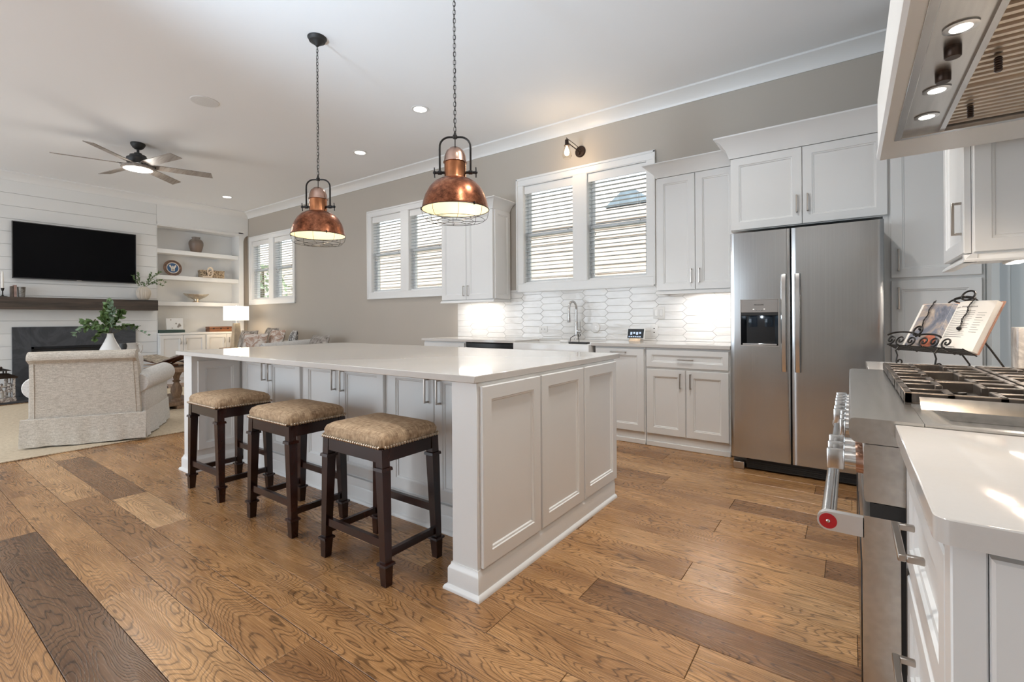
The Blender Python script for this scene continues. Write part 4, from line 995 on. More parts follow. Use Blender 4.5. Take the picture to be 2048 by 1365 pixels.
for i in range(9):
    v = .198 - i * .0125; a = sheet(1, pf, v, v + .0020, .145, .145 + .04 * rt.uniform(.6, 1), .0012); tx.add(a.v, a.f)
a = sheet(1, pf, .018, .0205, .06, .115, .0012); tx.add(a.v, a.f)
tag(tx.build('printed_lines', M['ink'], t), 'lines of small grey print', kind='stuff')
tt = MB()
for i, ch in enumerate('1111 11111 111111'):
    if ch == '1':
        a = sheet(1, pf, .228, .2345, .020 + i * .0066, .0242 + i * .0066, .0012); tt.add(a.v, a.f)
tag(tt.build('printed_heading', M['ink'], t), 'faint capital heading', kind='stuff')
# stand
t = thing('cookbook_stand', 'scrolled black iron stand holding the open cookbook', 'stand', (.335, 2.80, .914))
s_ = MB(); R0 = .0042
def L(u, v, w): return BK @ Vector((u, v, w))
fl = MB()
for k in range(6): fl.tube([L(-.225, -.006, .006 + k * .012), L(.205, -.006, .006 + k * .012)], .0022, 6)
for u in (-.225, -.11, 0, .1, .205): fl.tube([L(u, -.006, -.002), L(u, -.006, .07)], .003, 6)
fl.build('ledge', M['iron'], t)
bs = MB()
for u in (-.12, .12): bs.tube([L(u, -.006, -.007), L(u, .25, -.007)], .0035, 6)
for v in (.05, .15, .25): bs.tube([L(-.12, v, -.007), L(.12, v, -.007)], .003, 6)
bs.build('back_frame', M['iron'], t)
def spiral(c, r0, turns, a0, sgn, plane):
    return [plane(c[0] + r0 * (1 - i / 36 * .82) * math.cos(a0 + sgn * turns * 2 * PI * i / 36), c[1] + r0 * (1 - i / 36 * .82) * math.sin(a0 + sgn * turns * 2 * PI * i / 36)) for i in range(37)]
fp_ = lambda u, v: L(u, v - .004, .070)
sc = MB()
for u, sg in ((-.215, 1), (-.152, -1), (-.088, 1), (-.01, -1), (.045, 1), (.115, -1)):
    sc.tube(spiral((u, .025), .027, 1.35, -PI / 2, sg, fp_), R0 * .9, 6)
sc.tube([fp_(-.15 + .105 * math.sin(a), .044 + .030 * math.cos(a)) for a in [-1.3 + 2.6 * i / 14 for i in range(15)]], R0, 6)
sc.tube([fp_(.0 + .075 * math.sin(a), .044 + .022 * math.cos(a)) for a in [-1.3 + 2.6 * i / 14 for i in range(15)]], R0, 6)
sc.tube([fp_(-.075 + .024 * math.sin(a), .082 + .026 * math.cos(a)) for a in [2 * PI * i / 20 for i in range(20)]], R0, 6, True)
sc.build('front_scrolls', M['iron'], t)
tp = MB(); bp = lambda u, v: L(u, v + .268, -.006)
for sg in (-1, 1): tp.tube([bp(0 + sg * (.004 + .05 * math.sin(PI * i / 14)), .05 * (i / 14) * (1.2 - .4 * i / 14) if sg > 0 else .05 * (i / 14) * (1.2 - .4 * i / 14)) for i in range(15)], R0, 6)
tp.tube([bp(.075 * math.cos(a), .004 + .03 * math.sin(a)) for a in [PI * i / 16 for i in range(17)]], R0, 6)
tp.tube([bp(.032 * math.sin(a) + .012, .045 + .026 * math.cos(a)) for a in [2 * PI * i / 20 for i in range(20)]], R0, 6, True)
lf_ = MB().loops([[bp(.010 * math.sin(PI * i / 8), .075 * i / 8 - .0) for i in range(9)], [bp(.002, .075 * i / 8) for i in range(9)], [bp(-.010 * math.sin(PI * i / 8), .075 * i / 8) for i in range(9)]], False, False, False, True)
tp.build('top_scroll', M['iron'], t)
for u, v, w in ((-.155, -.006, .06), (.075, -.006, .06)):
    p = L(u, v, w); out = ww.copy(); out.z = 0; out.normalize(); lg = MB()
    pts = [p, p + out * .018 + Vector((0, 0, -.02)), p + out * .01 + Vector((0, 0, -.045))]
    zf_ = .9175; base = Vector((p.x, p.y, 0)) + out * .004
    for i in range(22):
        a = .3 - 2 * PI * 1.1 * i / 21; r_ = .016 * (1 - .6 * i / 21); pts.append(base + out * (r_ * math.cos(a) - .004) + Vector((0, 0, zf_ + .016 + r_ * math.sin(a) - .001)))
    lg.tube(pts, .0034, 6); lg.build('front_foot', M['iron'], t)
for u in (-.05, .12):
    p = L(u, .13, -.007); q = Vector((p.x, p.y, .9175)) - nh2 * .13
    MB().tube([p, p.lerp(q, .5) - nh2 * .008, q + Vector((0, 0, .008)), q], .0038, 6).build('rear_leg', M['iron'], t)
for u in (-.13, .10):
    ch = MB(); n = 16
    for i in range(n):
        k = i / (n - 1); vtop = .276; c = Vector((u + .004 * math.sin(i), vtop - k * .155, (.018 if u < 0 else .036) + (.004 if i else -.004)))
        e1 = Vector((.0055, 0, .002)) if i % 2 else Vector((.004, 0, .004)); 
        ch.tube([BK @ (c + e1 * math.cos(a) + Vector((0, .0066, 0)) * math.sin(a)) for a in [2 * PI * j / 10 for j in range(10)]], .0014, 5, True)
    ch.ball(BK @ Vector((u, .112, .020 if u < 0 else .038)), .0085, 12, 8)
    ch.build('page_chain', M['iron'], t)
t = thing('marble_utensil_block', 'pale veined marble block beside the cookbook at right edge', 'utensil holder', (.66, 2.97, .914))
b = MB(); b.box(.592, .715, 2.93, 3.05, .9145, 1.095, .004, 2); b.build('holder', M['marble'], t)
# ------------------------------------------------------------------ pendants, downlights, fan, speaker, sconce
def make_pendant():
    r = thing('pendant_light', 'pendant', 'lamp', (0, 0, 0), 'copper pendants over the island')
    zc = ZC
    MB().lathe([(.072, 0), (.072, -.006), (.066, -.012), (.060, -.030), (.040, -.040), (.034, -.048), (.020, -.056), (.012, -.066)], (0, 0, zc - .001), 28).build('canopy', M['blackmat'], r)
    ch = MB(); z = zc - .066; i = 0; lk = .0205
    while z > 2.292:
        e = Vector((1, 0, 0)) if i % 2 else Vector((.35, .94, 0)); c = Vector((0, 0, z - .013)); w_, h_ = .0075, .0155
        ch.tube([c + e * w_ * math.copysign(abs(math.cos(a)) ** .6, math.cos(a)) + Vector((0, 0, h_ * math.copysign(abs(math.sin(a)) ** .8, math.sin(a)))) for a in [2 * PI * k / 12 for k in range(12)]], .0017, 5, True); z -= .0255; i += 1
    ch.tube([(.004 * math.sin(k * 1.1), .004 * math.cos(k * 1.3), zc - .06 - k * (zc - .06 - 2.27) / 30) for k in range(31)], .0016, 5)
    ch.build('chain', M['iron'], r)
    yk = MB(); R_ = .094
    pts = [(-R_, 0, 2.04), (-R_, 0, 2.10), (-R_, 0, 2.185)] + [(-R_ + .06 - .06 * math.cos(a), 0, 2.20 + .058 * math.sin(a)) for a in [PI / 2 * k / 8 for k in range(1, 9)]] + [(R_ - .06 + .06 * math.sin(a), 0, 2.20 + .058 * math.cos(a)) for a in [PI / 2 * k / 8 for k in range(0, 8)]] + [(R_, 0, 2.185), (R_, 0, 2.10), (R_, 0, 2.04)]
    yk.tube(pts, .0062, 10); yk.lathe([(.007, -.014), (.014, -.012), (.014, .006), (.009, .012), (.006, .028), (.002, .030)], (0, 0, 2.262), 14); yk.cyl((0, 0, 2.20), (0, 0, 2.25), .003)
    yk.build('yoke', M['iron'], r)
    for s in (-1, 1):
        k = MB(); k.cyl((s * .066, 0, 2.042), (s * .122, 0, 2.042), .0085, n=12); k.cyl((s * .082, 0, 2.042), (s * .105, 0, 2.042), .0125, n=12); k.ball((s * .126, 0, 2.042), .011, 12, 8); k.tube([(s * .126, .006 * 1, 2.012), (s * .1275, 0, 2.042), (s * .126, -.006, 2.072)], .0038, 6)
        k.build('thumb_screw', M['iron'], r)
    MB().lathe([(.001, 2.200), (.012, 2.199), (.034, 2.190), (.054, 2.170), (.065, 2.140), (.068, 2.112), (.072, 2.106), (.073, 2.101), (.066, 2.098)], (0, 0, 0), 36).build('cap', M['copper_pale'], r)
    MB().lathe([(.066, 2.100), (.0665, 2.012), (.069, 2.004), (.066, 1.998)], (0, 0, 0), 36, False, False).build('neck', M['copper_band'], r)
    prof = [(.062, 2.006), (.075, 2.003), (.10, 1.994), (.130, 1.976), (.158, 1.945), (.180, 1.905), (.194, 1.862), (.201, 1.828), (.204, 1.818), (.2035, 1.814)]
    MB().lathe(prof, (0, 0, 0), 64, False, False).build('shade', M['copper'], r)
    MB().lathe([(q - .003, z - .003) for q, z in prof[:-1]] + [(.2025, 1.814)], (0, 0, 0), 64, True, False).build('shade_lining', M['cream_enamel'], r)
    MB().tube([(.2035 * math.cos(a), .2035 * math.sin(a), 1.815) for a in [2 * PI * k / 64 for k in range(64)]], .0028, 6, True).build('rim', M['iron'], r)
    wg = MB()
    for q, z in ((.176, 1.752), (.108, 1.746), (.046, 1.744)): wg.tube([(q * math.cos(a), q * math.sin(a), z) for a in [2 * PI * k / 40 for k in range(40)]], .0015, 5, True)
    for k in range(8):
        a = 2 * PI * k / 8 + .2; c_, s2 = math.cos(a), math.sin(a)
        wg.tube([(c_ * .203, s2 * .203, 1.815), (c_ * .2, s2 * .2, 1.785), (c_ * .193, s2 * .193, 1.766), (c_ * .176, s2 * .176, 1.752), (c_ * .108, s2 * .108, 1.746), (c_ * .046, s2 * .046, 1.744)], .0014, 5)
        
    wg.build('wire_guard', M['iron'], r)
    for k in range(3):
        a = 2 * PI * k / 3 - .9; MB().box(-.004, .004, -.004, .004, -.010, .008, 0, 1, Matrix.Translation((.205 * math.cos(a), .205 * math.sin(a), 1.818)) @ Matrix.Rotation(a, 4, 'Z')).build('guard_clip', M['iron'], r)
    MB().lathe([(.018, 1.985), (.018, 1.93), (.014, 1.925)], (0, 0, 0), 16).build('socket', M['iron'], r)
    MB().ball((0, 0, 1.905), .034, 16, 12, (1, 1, 1.15)).build('bulb', M['bulb'], r)
    return r
pd = make_pendant(); pd.location = (-1.953, 2.142, 0); pd['label'] = 'copper dome pendant with wire guard, the nearer one over the island'
pd.rotation_euler = (0, 0, yaw)
dup(pd, (-3.410, 2.142, 0), yaw + .0, 'copper dome pendant with wire guard, the farther one over the island')
for xx in (-1.953, -3.410): light('pendant_glow', 'POINT', (xx, 2.142, 1.83), 1.6, (1, .80, .55), size=.035)

DL = [(-3.693, 3.507, 'recessed downlight in the ceiling between the two pendants'), (-5.292, 3.937, 'recessed downlight in the ceiling beyond the far pendant'), (-9.102, 3.924, 'recessed downlight in the ceiling near the bookcase corner')]
for x, y, lab in DL:
    r = thing('recessed_downlight', lab, 'light', (x, y, ZC), 'recessed downlights in the ceiling')
    MB().lathe([(.062, 0), (.092, 0), (.094, -.003), (.090, -.006), (.068, -.005)], (x, y, ZC - .0005), 32, False, False).build('trim_ring', M['trim'], r)
    MB().lathe([(.070, -.0035), (.04, -.0045), (.001, -.005)], (x, y, ZC - .0005), 32).build('lens', M['canlight'], r)
    light('downlight_glow', 'SPOT', (x, y, ZC - .02), 28, (1, .97, .93), target=(x, y, 0), size=.06, spot_size=2.4, spot_blend=.9)
# extra unseen spots without fixtures, added to brighten kitchen and living area
for x, y, e in ((-3.4, -.6, 34), (-6.0, .2, 38), (-8.6, .4, 34), (-4.4, -2.2, 30), (-.9, 2.5, 80), (-.65, 1.5, 78)):
    light('downlight_glow', 'SPOT', (x, y, ZC - .02), e, (1, .985, .95), target=(x, y, 0), size=.06, spot_size=2.5, spot_blend=.9)
light('wall_washer', 'SPOT', (-.7, -2.6, ZC - .02), 60, (.95, .97, 1), target=(-.7, -3.8, 2.1), size=.06, spot_size=2.0, spot_blend=.9)  # unseen spot added to brighten the wall that the refrigerator reflects
r = thing('ceiling_speaker', 'round white speaker grille flush in the ceiling', 'speaker', (-5.318, 2.087, ZC))
MB().lathe([(.125, 0), (.125, -.004), (.118, -.006)], (-5.318, 2.087, ZC - .0005), 40, True, False).build('rim', M['trim'], r)
MB().lathe([(.1185, -.0055), (.06, -.008), (.001, -.0085)], (-5.318, 2.087, ZC - .0005), 40, False, False).build('grille', paint('speaker_mesh', (.72, .72, .71), .8, .05, 200), r)

# ceiling fan
M['fanblade'] = wood('weathered_grey_blade', (.20, .165, .14), (.36, .32, .285), (3, 40, 8), .5)
M['fanmetal'] = paint('fan_graphite', (.055, .055, .056), .4, .15, 20, metal=.5)
FXc, FYc = -7.245, 2.086
r = thing('ceiling_fan', 'six blade ceiling fan with weathered grey blades and round light', 'fan', (FXc, FYc, ZC))
c0 = (FXc, FYc, 0)
MB().lathe([(.075, 3.379), (.078, 3.365), (.070, 3.345), (.055, 3.322), (.036, 3.306), (.020, 3.300)], c0, 32).build('canopy', M['blackmat'], r)
MB().cyl((FXc, FYc, 3.18), (FXc, FYc, 3.31), .014).build('downrod', M['blackmat'], r)
MB().lathe([(.022, 3.262), (.040, 3.255), (.046, 3.232), (.085, 3.226), (.090, 3.200), (.118, 3.190), (.122, 3.150), (.112, 3.128), (.112, 3.112)], c0, 36).build('motor_housing', M['fanmetal'], r)
MB().lathe([(.150, 3.092), (.168, 3.086), (.172, 3.064), (.160, 3.054), (.148, 3.052)], c0, 40, True, False).build('light_ring', M['fanblade'], r)
MB().lathe([(.148, 3.053), (.08, 3.046), (.001, 3.044)], c0, 40, False, False).build('light_lens', M['canlight'], r)
light('fan_light', 'POINT', (FXc, FYc, 3.02), 14, (1, .95, .88), size=.12)
for k in range(6):
    a = math.radians(11 + 60 * k); T = Matrix.Translation((FXc, FYc, 3.105)) @ Matrix.Rotation(a, 4, 'Z') @ Matrix.Rotation(math.radians(-13), 4, 'X')
    bl_ = MB(); o = [(.13, -.045), (.22, -.060), (.77, -.068), (.795, .060), (.22, .060), (.13, .045)]
    bl_.loops([[(x, y, z) for x, y in o] for z in (-.004, .004)], True, True, True, False, T)
    bo = bl_.build('blade', M['fanblade'], r)
    MB().box(.085, .20, -.018, .018, .003, .008, .002, 1, T).build('blade_bracket', M['blackmat'], bo)
    for q in (-.012, .012): MB().cyl((.175, q, -.008), (.175, q, -.003), .007, n=10, M4=T).build('screw', M['blackmat'], bo)

# sconce above the sink window
SX, SZ = -2.463, 3.032
r = thing('wall_sconce', 'dark bronze wall sconce with faceted glass shade above the sink window', 'lamp', (SX, YB, SZ))
MB().lathe([(.064, 0), (.064, .010), (.056, .018), (.022, .022), (.018, .03)], (0, 0, 0), 32, M4=Matrix.Translation((SX, YB - .0005, SZ)) @ Matrix.Rotation(PI / 2, 4, 'X')).build('backplate', M['bronze'], r)
ex, ey, ez = SX - .010, YB - .30, SZ - .01
ar = MB(); ar.tube([(SX, YB - .02, SZ - .02), (SX, YB - .05, SZ - .008), (SX - .004, YB - .13, SZ + .004), (ex, YB - .25, ez + .028), (ex, ey, ez + .045)], .0055, 8)
ar.tube([(SX, YB - .02, SZ + .01), (SX, YB - .06, SZ + .035), (SX, YB - .15, SZ + .045), (ex, YB - .27, ez + .070), (ex, ey - .008, ez + .075), (ex, ey - .008, ez + .05)], .0036, 8)
ar.ball((SX, YB - .035, SZ - .03), .012); ar.build('arm', M['bronze'], r)
MB().lathe([(.020, .055), (.021, .0), (.030, -.004), (.030, -.010), (.022, -.011)], (ex, ey, ez), 20).build('lamp_holder', M['bronze'], r)
M['facet_glass'] = thin_glass('faceted_clear_glass', (.96, .93, .88), .1, .1)
MB().lathe([(.030, -.010), (.046, -.075), (.055, -.115), (.040, -.150)], (ex, ey, ez), 8, False, False, False).build('glass_shade', M['facet_glass'], r)
MB().lathe([(.010, -.012), (.013, -.03), (.026, -.065), (.029, -.085), (.022, -.108), (.001, -.118)], (ex, ey, ez), 20).build('bulb', M['bulb'], r)
light('sconce_glow', 'POINT', (ex, ey, ez - .08), 6, (1, .74, .48), size=.05)
# ------------------------------------------------------------------ fireplace wall
t = thing('television', 'large black flat screen television mounted on the shiplap', 'television', (XL + .05, 2.12, 1.8))
TX = XL + .075; ty0, ty1, tz0, tz1 = 1.372, 2.868, 1.802, 2.656
MB().box(XL + .02, TX - .004, ty0 + .02, ty1 - .02, tz0 + .02, tz1 - .02, .01, 2).build('housing', M['blackmat'], t)
b = MB(); w = .011
b.box(TX - .03, TX, ty0, ty1, tz0, tz0 + .016, .002, 1).box(TX - .03, TX, ty0, ty1, tz1 - w, tz1, .002, 1).box(TX - .03, TX, ty0, ty0 + w, tz0, tz1, .002, 1).box(TX - .03, TX, ty1 - w, ty1, tz0, tz1, .002, 1)
b.build('bezel', paint('tv_bezel', (.03, .03, .03), .3, .1), t)
MB().box(TX - .01, TX - .002, ty0 + w, ty1 - w, tz0 + .016, tz1 - w).build('screen', paint('tv_screen', (.002, .002, .003), .45, .1, spec=.08), t)
MB().box(TX - .001, TX + .0006, 2.09, 2.15, tz0 + .005, tz0 + .011).build('maker_mark', M['nickel'], t)
MB().box(XL + .001, XL + .022, 1.9, 2.34, 2.05, 2.4).build('wall_bracket', M['blackmat'], t)
M['mantel'] = wood('dark_stained_beam', (.026, .020, .016), (.105, .075, .055), (22, 1.6, 26), .5)
mt = MB().box(XL + .001, XL + .235, 1.08, 3.135, 1.337, 1.517, .004, 1)
tag(mt.build('mantel_beam', M['mantel']), 'thick dark stained wood mantel beam under the television', 'mantel')
t = thing('fireplace', 'black veined stone fireplace surround with a wide dark opening', 'fireplace', (XL + .02, 2.12, 0))
fx = XL + .03; fy0, fy1, fz = 1.373, 2.868, 1.072; oy0, oy1, oz0, oz1 = 1.575, 2.68, .28, .765
s_ = MB(); s_.box(XL + .001, fx, fy0, oy0, .031, fz, .002, 1).box(XL + .001, fx, oy1, fy1, .031, fz, .002, 1).box(XL + .001, fx, oy0, oy1, oz1, fz, .002, 1).box(XL + .001, fx, oy0, oy1, .031, oz0, .002, 1)
s_.build('surround', M['soapstone'], t)
fb = MB(); fb.box(XL + .0015, XL + .006, oy0, oy1, oz0, oz1); fb.build('firebox', M['blackmat'], t)
f2 = MB(); f2.box(fx - .012, fx + .004, oy0, oy1, oz1 - .035, oz1, .002, 1); f2.box(fx - .012, fx + .004, oy0, oy1, oz0, oz0 + .03, .002, 1); f2.box(fx - .012, fx + .004, oy0, oy0 + .03, oz0, oz1, .002, 1); f2.box(fx - .012, fx + .004, oy1 - .03, oy1, oz0, oz1, .002, 1)
f2.build('firebox_frame', M['black'], t)
MB().box(XL + .001, -9.54, .95, 3.15, .001, .030, .003, 1).build('hearth', M['soapstone'], t)

# built-in bookcase in the niche
BX0, BF = -10.48, XL
t = thing('built_in_bookcase', 'white built-in bookcase with three open shelves over low cabinets', 'bookcase', (-10.3, 3.95, 0))
c = MB(); c.box(BX0 - .02, BX0, 3.192, 4.69, 0, 3.262); c.box(BX0, BF, 4.60, 4.69, .02, 2.95); c.box(BX0, BF, 3.192, 3.20, .93, 2.95)
c.box(BX0, BF, 3.192, 4.785, 2.925, 3.262)
# corbel at the wall end
c.prism([(BF - .30, 2.925), (BF, 2.925), (BF, 2.925)] if False else [(4.69, 2.78), (4.69, 2.926), (4.784, 2.926), (4.784, 2.905), (4.755, 2.895), (4.725, 2.87), (4.705, 2.835)], 'x', BF - .25, BF)
c.build('carcass', M['trim'], t)
MB().box(BX0, BF - .001, 3.20, 4.60, 2.885, 2.924).box(BF - .004, BF + .012, 3.2, 4.69, 2.90, 2.93, .004, 1).build('head_rail', M['trim'], t)
for z0, z1 in ((2.395, 2.470), (1.915, 1.992), (1.432, 1.507)): MB().box(BX0, BF - .012, 3.2002, 4.5998, z0, z1, .002, 1).build('shelf', M['trim'], t)
MB().box(BX0, -10.085, 3.195, 4.69, .0, .895).build('base_cabinet', M['white'], t)
MB().box(BX0, -10.065, 3.193, 4.70, .896, .932, .003, 1).build('cabinet_top', M['trim'], t)
for u0, u1, hu in ((3.205, 3.565, 3.525), (3.572, 3.935, 3.612), (3.955, 4.315, 4.275), (4.322, 4.68, 4.362)):
    d = panel(MB(), PX(-10.085), u0, u1, .10, .885, .02, .055).build('door', M['white'], t)
    h = MB(); h.tube([(-10.064, hu, .72), (-10.050, hu, .725), (-10.038, hu, .76), (-10.036, hu, .785), (-10.045, hu, .815), (-10.064, hu, .825)], [.004, .006, .007, .0055, .0055, .004], 8)
    tag(h.build('handle', M['nickel'], d), 'curved nickel handle')

# things on the shelves
S1, S2, S3, S4 = 2.4705, 1.9925, 1.5075, .9325
t = thing('shelf_vase', 'brown grey stoneware vase on the top shelf', 'vase', (-10.30, 3.875, S1))
def mat_ombre():
    m, nt, b = nodes('brown_stoneware'); v = coords(nt); s = N(nt, 'ShaderNodeSeparateXYZ'); nt.links.new(v, s.inputs[0])
    a = N(nt, 'ShaderNodeMath', operation='MULTIPLY_ADD'); a.inputs[1].default_value = 2.6; nt.links.new(s.outputs['Z'], a.inputs[0])
    n = noise(nt, v, 14, 4); k = N(nt, 'ShaderNodeMath', operation='MULTIPLY'); k.inputs[1].default_value = .5; nt.links.new(n, k.inputs[0]); nt.links.new(k.outputs[0], a.inputs[2])
    nt.links.new(ramp(nt, a.outputs[0], [(.2, (.22, .15, .11)), (.8, (.17, .13, .105)), (1.0, (.27, .24, .21))]), b.inputs['Base Color']); setin(b, Roughness=.45); return m
MB().lathe([(.075, 0), (.088, .02), (.108, .09), (.122, .16), (.120, .20), (.102, .24), (.072, .262), (.064, .275), (.074, .298), (.076, .302), (.066, .30), (.055, .27)], (-10.30, 3.875, S1), 36).build('vessel', mat_ombre(), t)
# round seal plaque
t = thing('seal_plaque', 'round carved seal plaque with blue centre, leaning on second shelf', 'plaque', (-10.34, 3.49, S2))
T = Matrix.Translation((-10.335, 3.49, S2 + .158)) @ Matrix.Rotation(PI / 2, 4, 'Y') @ Matrix.Rotation(0, 4, 'Z')
T = Matrix.Translation((-10.325, 3.49, S2 + .152)) @ Matrix.Rotation(-.12, 4, 'Y') @ Matrix.Rotation(PI / 2, 4, 'Y')      # local +Z faces the room, local -X is up
M['bronze_ring'] = paint('carved_brown', (.20, .11, .07), .4, .3, 30); M['blue'] = paint('seal_blue', (.035, .10, .22), .4, .15, 12); M['cream'] = paint('seal_cream', (.72, .66, .58), .45, .1, 20)
MB().lathe([(.148, 0), (.151, .010), (.145, .018), (.100, .016), (.099, .010)], (0, 0, 0), 40, M4=T).build('outer_ring', M['bronze_ring'], t)
MB().lathe([(.102, .010), (.102, .020), (.092, .020), (.090, .014)], (0, 0, 0), 40, M4=T).build('inner_ring', M['cream'], t)
MB().lathe([(.091, .012), (.091, .0145), (.001, .0145)], (0, 0, 0), 40, M4=T).build('blue_field', M['blue'], t)
em = MB()
def up(p): return [(-y, x, z) for x, y, z in p]
em.prism([(-y, x) for x, y in [(-.028, -.062), (.028, -.062), (.032, -.01), (.016, -.002), (0, -.008), (-.016, -.002), (-.032, -.01)]], 'z', .0145, .021, T)
for s in (-1, 1): em.prism([(-y, s * x) for x, y in [(.004, .0), (.014, .012), (.040, .058), (.058, .050), (.052, .020), (.030, -.006)]], 'z', .0145, .020, T)
em.prism([(-y, x) for x, y in [(-.010, .0), (.010, .0), (.010, .030), (.0, .042), (-.010, .030)]], 'z', .0145, .022, T)
em.build('eagle_and_shield', M['cream'], t)
em = MB(); em.prism([(-y, x) for x, y in [(-.02, -.055), (.02, -.055), (.024, -.018), (-.024, -.018)]], 'z', .021, .0225, T); em.build('shield_face', M['nickel'], t)
lt = MB()
for k in range(34):
    a = 2 * PI * k / 34 + .05
    if k in (8, 9, 25, 26): continue
    lt.box(-.009, .009, -.0045, .0045, 0, .0018, 0, 1, T @ Matrix.Rotation(a, 4, 'Z') @ Matrix.Translation((.124, 0, .0172)))
tag(lt.build('ring_lettering', M['blackmat'], t), 'dark raised letters round the ring', kind='stuff')
# woven box with wooden chain link
t = thing('woven_box', 'low patterned woven box on the second shelf', 'box', (-10.28, 4.15, S2))
def mat_weave():
    m, nt, b = nodes('seagrass_weave'); w_ = N(nt, 'ShaderNodeTexVoronoi'); w_.inputs['Scale'].default_value = 60; nt.links.new(coords(nt, (1, 1, 1.2)), w_.inputs['Vector'])
    nt.links.new(ramp(nt, w_.outputs['Distance'], [(.2, (.60, .48, .34)), (.5, (.36, .26, .16)), (.75, (.10, .07, .045))]), b.inputs['Base Color']); setin(b, Roughness=.8); bump(nt, b, w_.outputs['Distance'], .5, .004); return m
M['weave'] = mat_weave()
T = Matrix.Translation((-10.285, 4.135, S2)) @ Matrix.Rotation(-.12, 4, 'Z')
MB().box(-.09, .09, -.205, .205, 0, .105, .006, 2, T).build('body', M['weave'], t)
MB().box(-.094, .094, -.209, .209, .106, .150, .006, 2, T).build('lid', M['weave'], t)
t = thing('wooden_chain_links', 'pale carved wooden chain links draped over the woven box', 'ornament', (-10.17, 4.06, S2))
M['palewood'] = wood('bleached_wood', (.55, .42, .30), (.74, .62, .48), (6, 6, 20), .6)
def link(c, ax, ay, r, e1, e2):
    e1, e2 = Vector(e1).normalized(), Vector(e2).normalized(); return MB().tube([Vector(c) + e1 * ax * math.cos(a) + e2 * ay * math.sin(a) for a in [2 * PI * k / 24 for k in range(24)]], r, 8, True)
for q in (((-10.172, 4.07, S2 + .135), .045, .062, .015, (0, 1, 0), (.15, 0, 1)), ((-10.166, 4.075, S2 + .075), .035, .058, .014, (.5, 1, 0), (0, .3, 1)), ((-10.166, 4.02, S2 + .0145), .075, .028, .013, (-.0, 1, 0), (1, 0, 0))):
    link(*q).build('link', M['palewood'], t)
# footed silver bowl
t = thing('footed_bowl', 'boat shaped fluted silver bowl on the third shelf', 'bowl', (-10.28, 3.87, S3))
M['pewter'] = paint('champagne_silver', (.62, .55, .45), .3, .12, 20, metal=.85)
bw = MB(); rings = []
for k, (q, z) in enumerate([(.03, .0), (.075, .0), (.06, .012), (.042, .03), (.045, .05), (.30, .062), (.62, .095), (.86, .135), (1.0, .172), (.985, .172), (.84, .14), (.58, .102), (.05, .07)]):
    ring = []
    for i in range(56):
        a = 2 * PI * i / 56; fl_ = 1 + (.05 * math.cos(14 * a) if k >= 5 else 0)
        if k < 5: rx = ry = q
        else: rx, ry = .115 * q * fl_, .212 * q * fl_
        ring.append((-10.28 + rx * math.cos(a), 3.868 + ry * math.sin(a), S3 + z - (.02 * abs(math.cos(a)) if k >= 7 and k <= 10 else 0)))
    rings.append(ring)
bw.loops(rings, True, True, True, True); bw.build('bowl', M['pewter'], t)
# low shelf: green box, acrylic award, wooden box
gb = MB().box(-10.36, -10.16, 3.215, 3.63, S4, S4 + .052, .003, 1)
tag(gb.build('green_box', paint('dark_green_board', (.035, .065, .055), .45, .15)), 'flat dark green box at left end of the low cabinet top', 'box')
t = thing('award_frame', 'white framed card with grey medallions, standing on the green box', 'frame', (-10.26, 3.49, S4 + .053))
T = Matrix.Translation((-10.235, 3.49, S4 + .0545)) @ Matrix.Rotation(-.10, 4, 'Y')
MB().box(-.006, .006, -.135, .135, 0, .215, .002, 1, T).build('card', M['plastic'], t)
for y, z, q in ((.055, .055, .018), (.075, .10, .018), (.085, .075, .02), (.025, .115, .014), (-.04, .03, .012), (-.06, .185, .012), (.06, .075, .016)):
    MB().cyl((.0062, y, z), (.008, y, z), q, n=16, M4=T).build('medallion', M['nickel'], t)
MB().box(-.05, -.004, -.05, .05, 0, .006, 0, 1, T).build('easel_back', M['nickel'], t)
t = thing('wooden_box', 'reddish brown wooden box on the low cabinet top', 'box', (-10.27, 4.26, S4))
M['redwood'] = wood('red_brown_wood', (.13, .045, .018), (.30, .115, .045), (20, 3, 20), .4)
MB().box(-10.36, -10.18, 4.055, 4.465, S4 + .001, S4 + .062, .004, 1).build('body', M['redwood'], t)
MB().box(-10.363, -10.177, 4.052, 4.468, S4 + .063, S4 + .102, .006, 1).build('lid', M['redwood'], t)
for y in (4.13, 4.26, 4.39): MB().box(-10.178, -10.174, y - .015, y + .015, S4 + .05, S4 + .078).build('clasp', M['bronze'], t)

# things on the mantel
MZ = 1.5175
t = thing('ribbed_vase', 'ribbed cream vase at the right end of the mantel', 'vase', (-10.03, 2.955, MZ))
M['ribcream'] = paint('ribbed_cream', (.60, .53, .45), .5, .05, 10)
prof = [(.05, 0), (.062, .01), (.085, .06), (.097, .115), (.092, .165), (.070, .205), (.045, .228), (.040, .235), (.032, .225), (.03, .18)]
MB().lathe(prof, (-10.03, 2.955, MZ), 72, ribs=28, amp=.13).build('vessel', M['ribcream'], t)
rl = random.Random(21)
def leaf_quad(mb, p, d, w, ln, up_=Vector((0, 0, 1))):
    d = d.normalized(); s = d.cross(up_); s = s.normalized() if s.length > .05 else d.orthogonal().normalized(); n = s.cross(d)
    mb.add([p, p + d * ln * .3 + s * w * .45 + n * w * .1, p + d * ln * .65 + s * w * .42 + n * w * .12, p + d * ln, p + d * ln * .65 - s * w * .42 + n * w * .12, p + d * ln * .3 - s * w * .45 + n * w * .1, p + d * ln * .5 - n * w * .05],
           [(0, 1, 6), (1, 2, 6), (2, 3, 6), (3, 4, 6), (4, 5, 6), (5, 0, 6)], True)
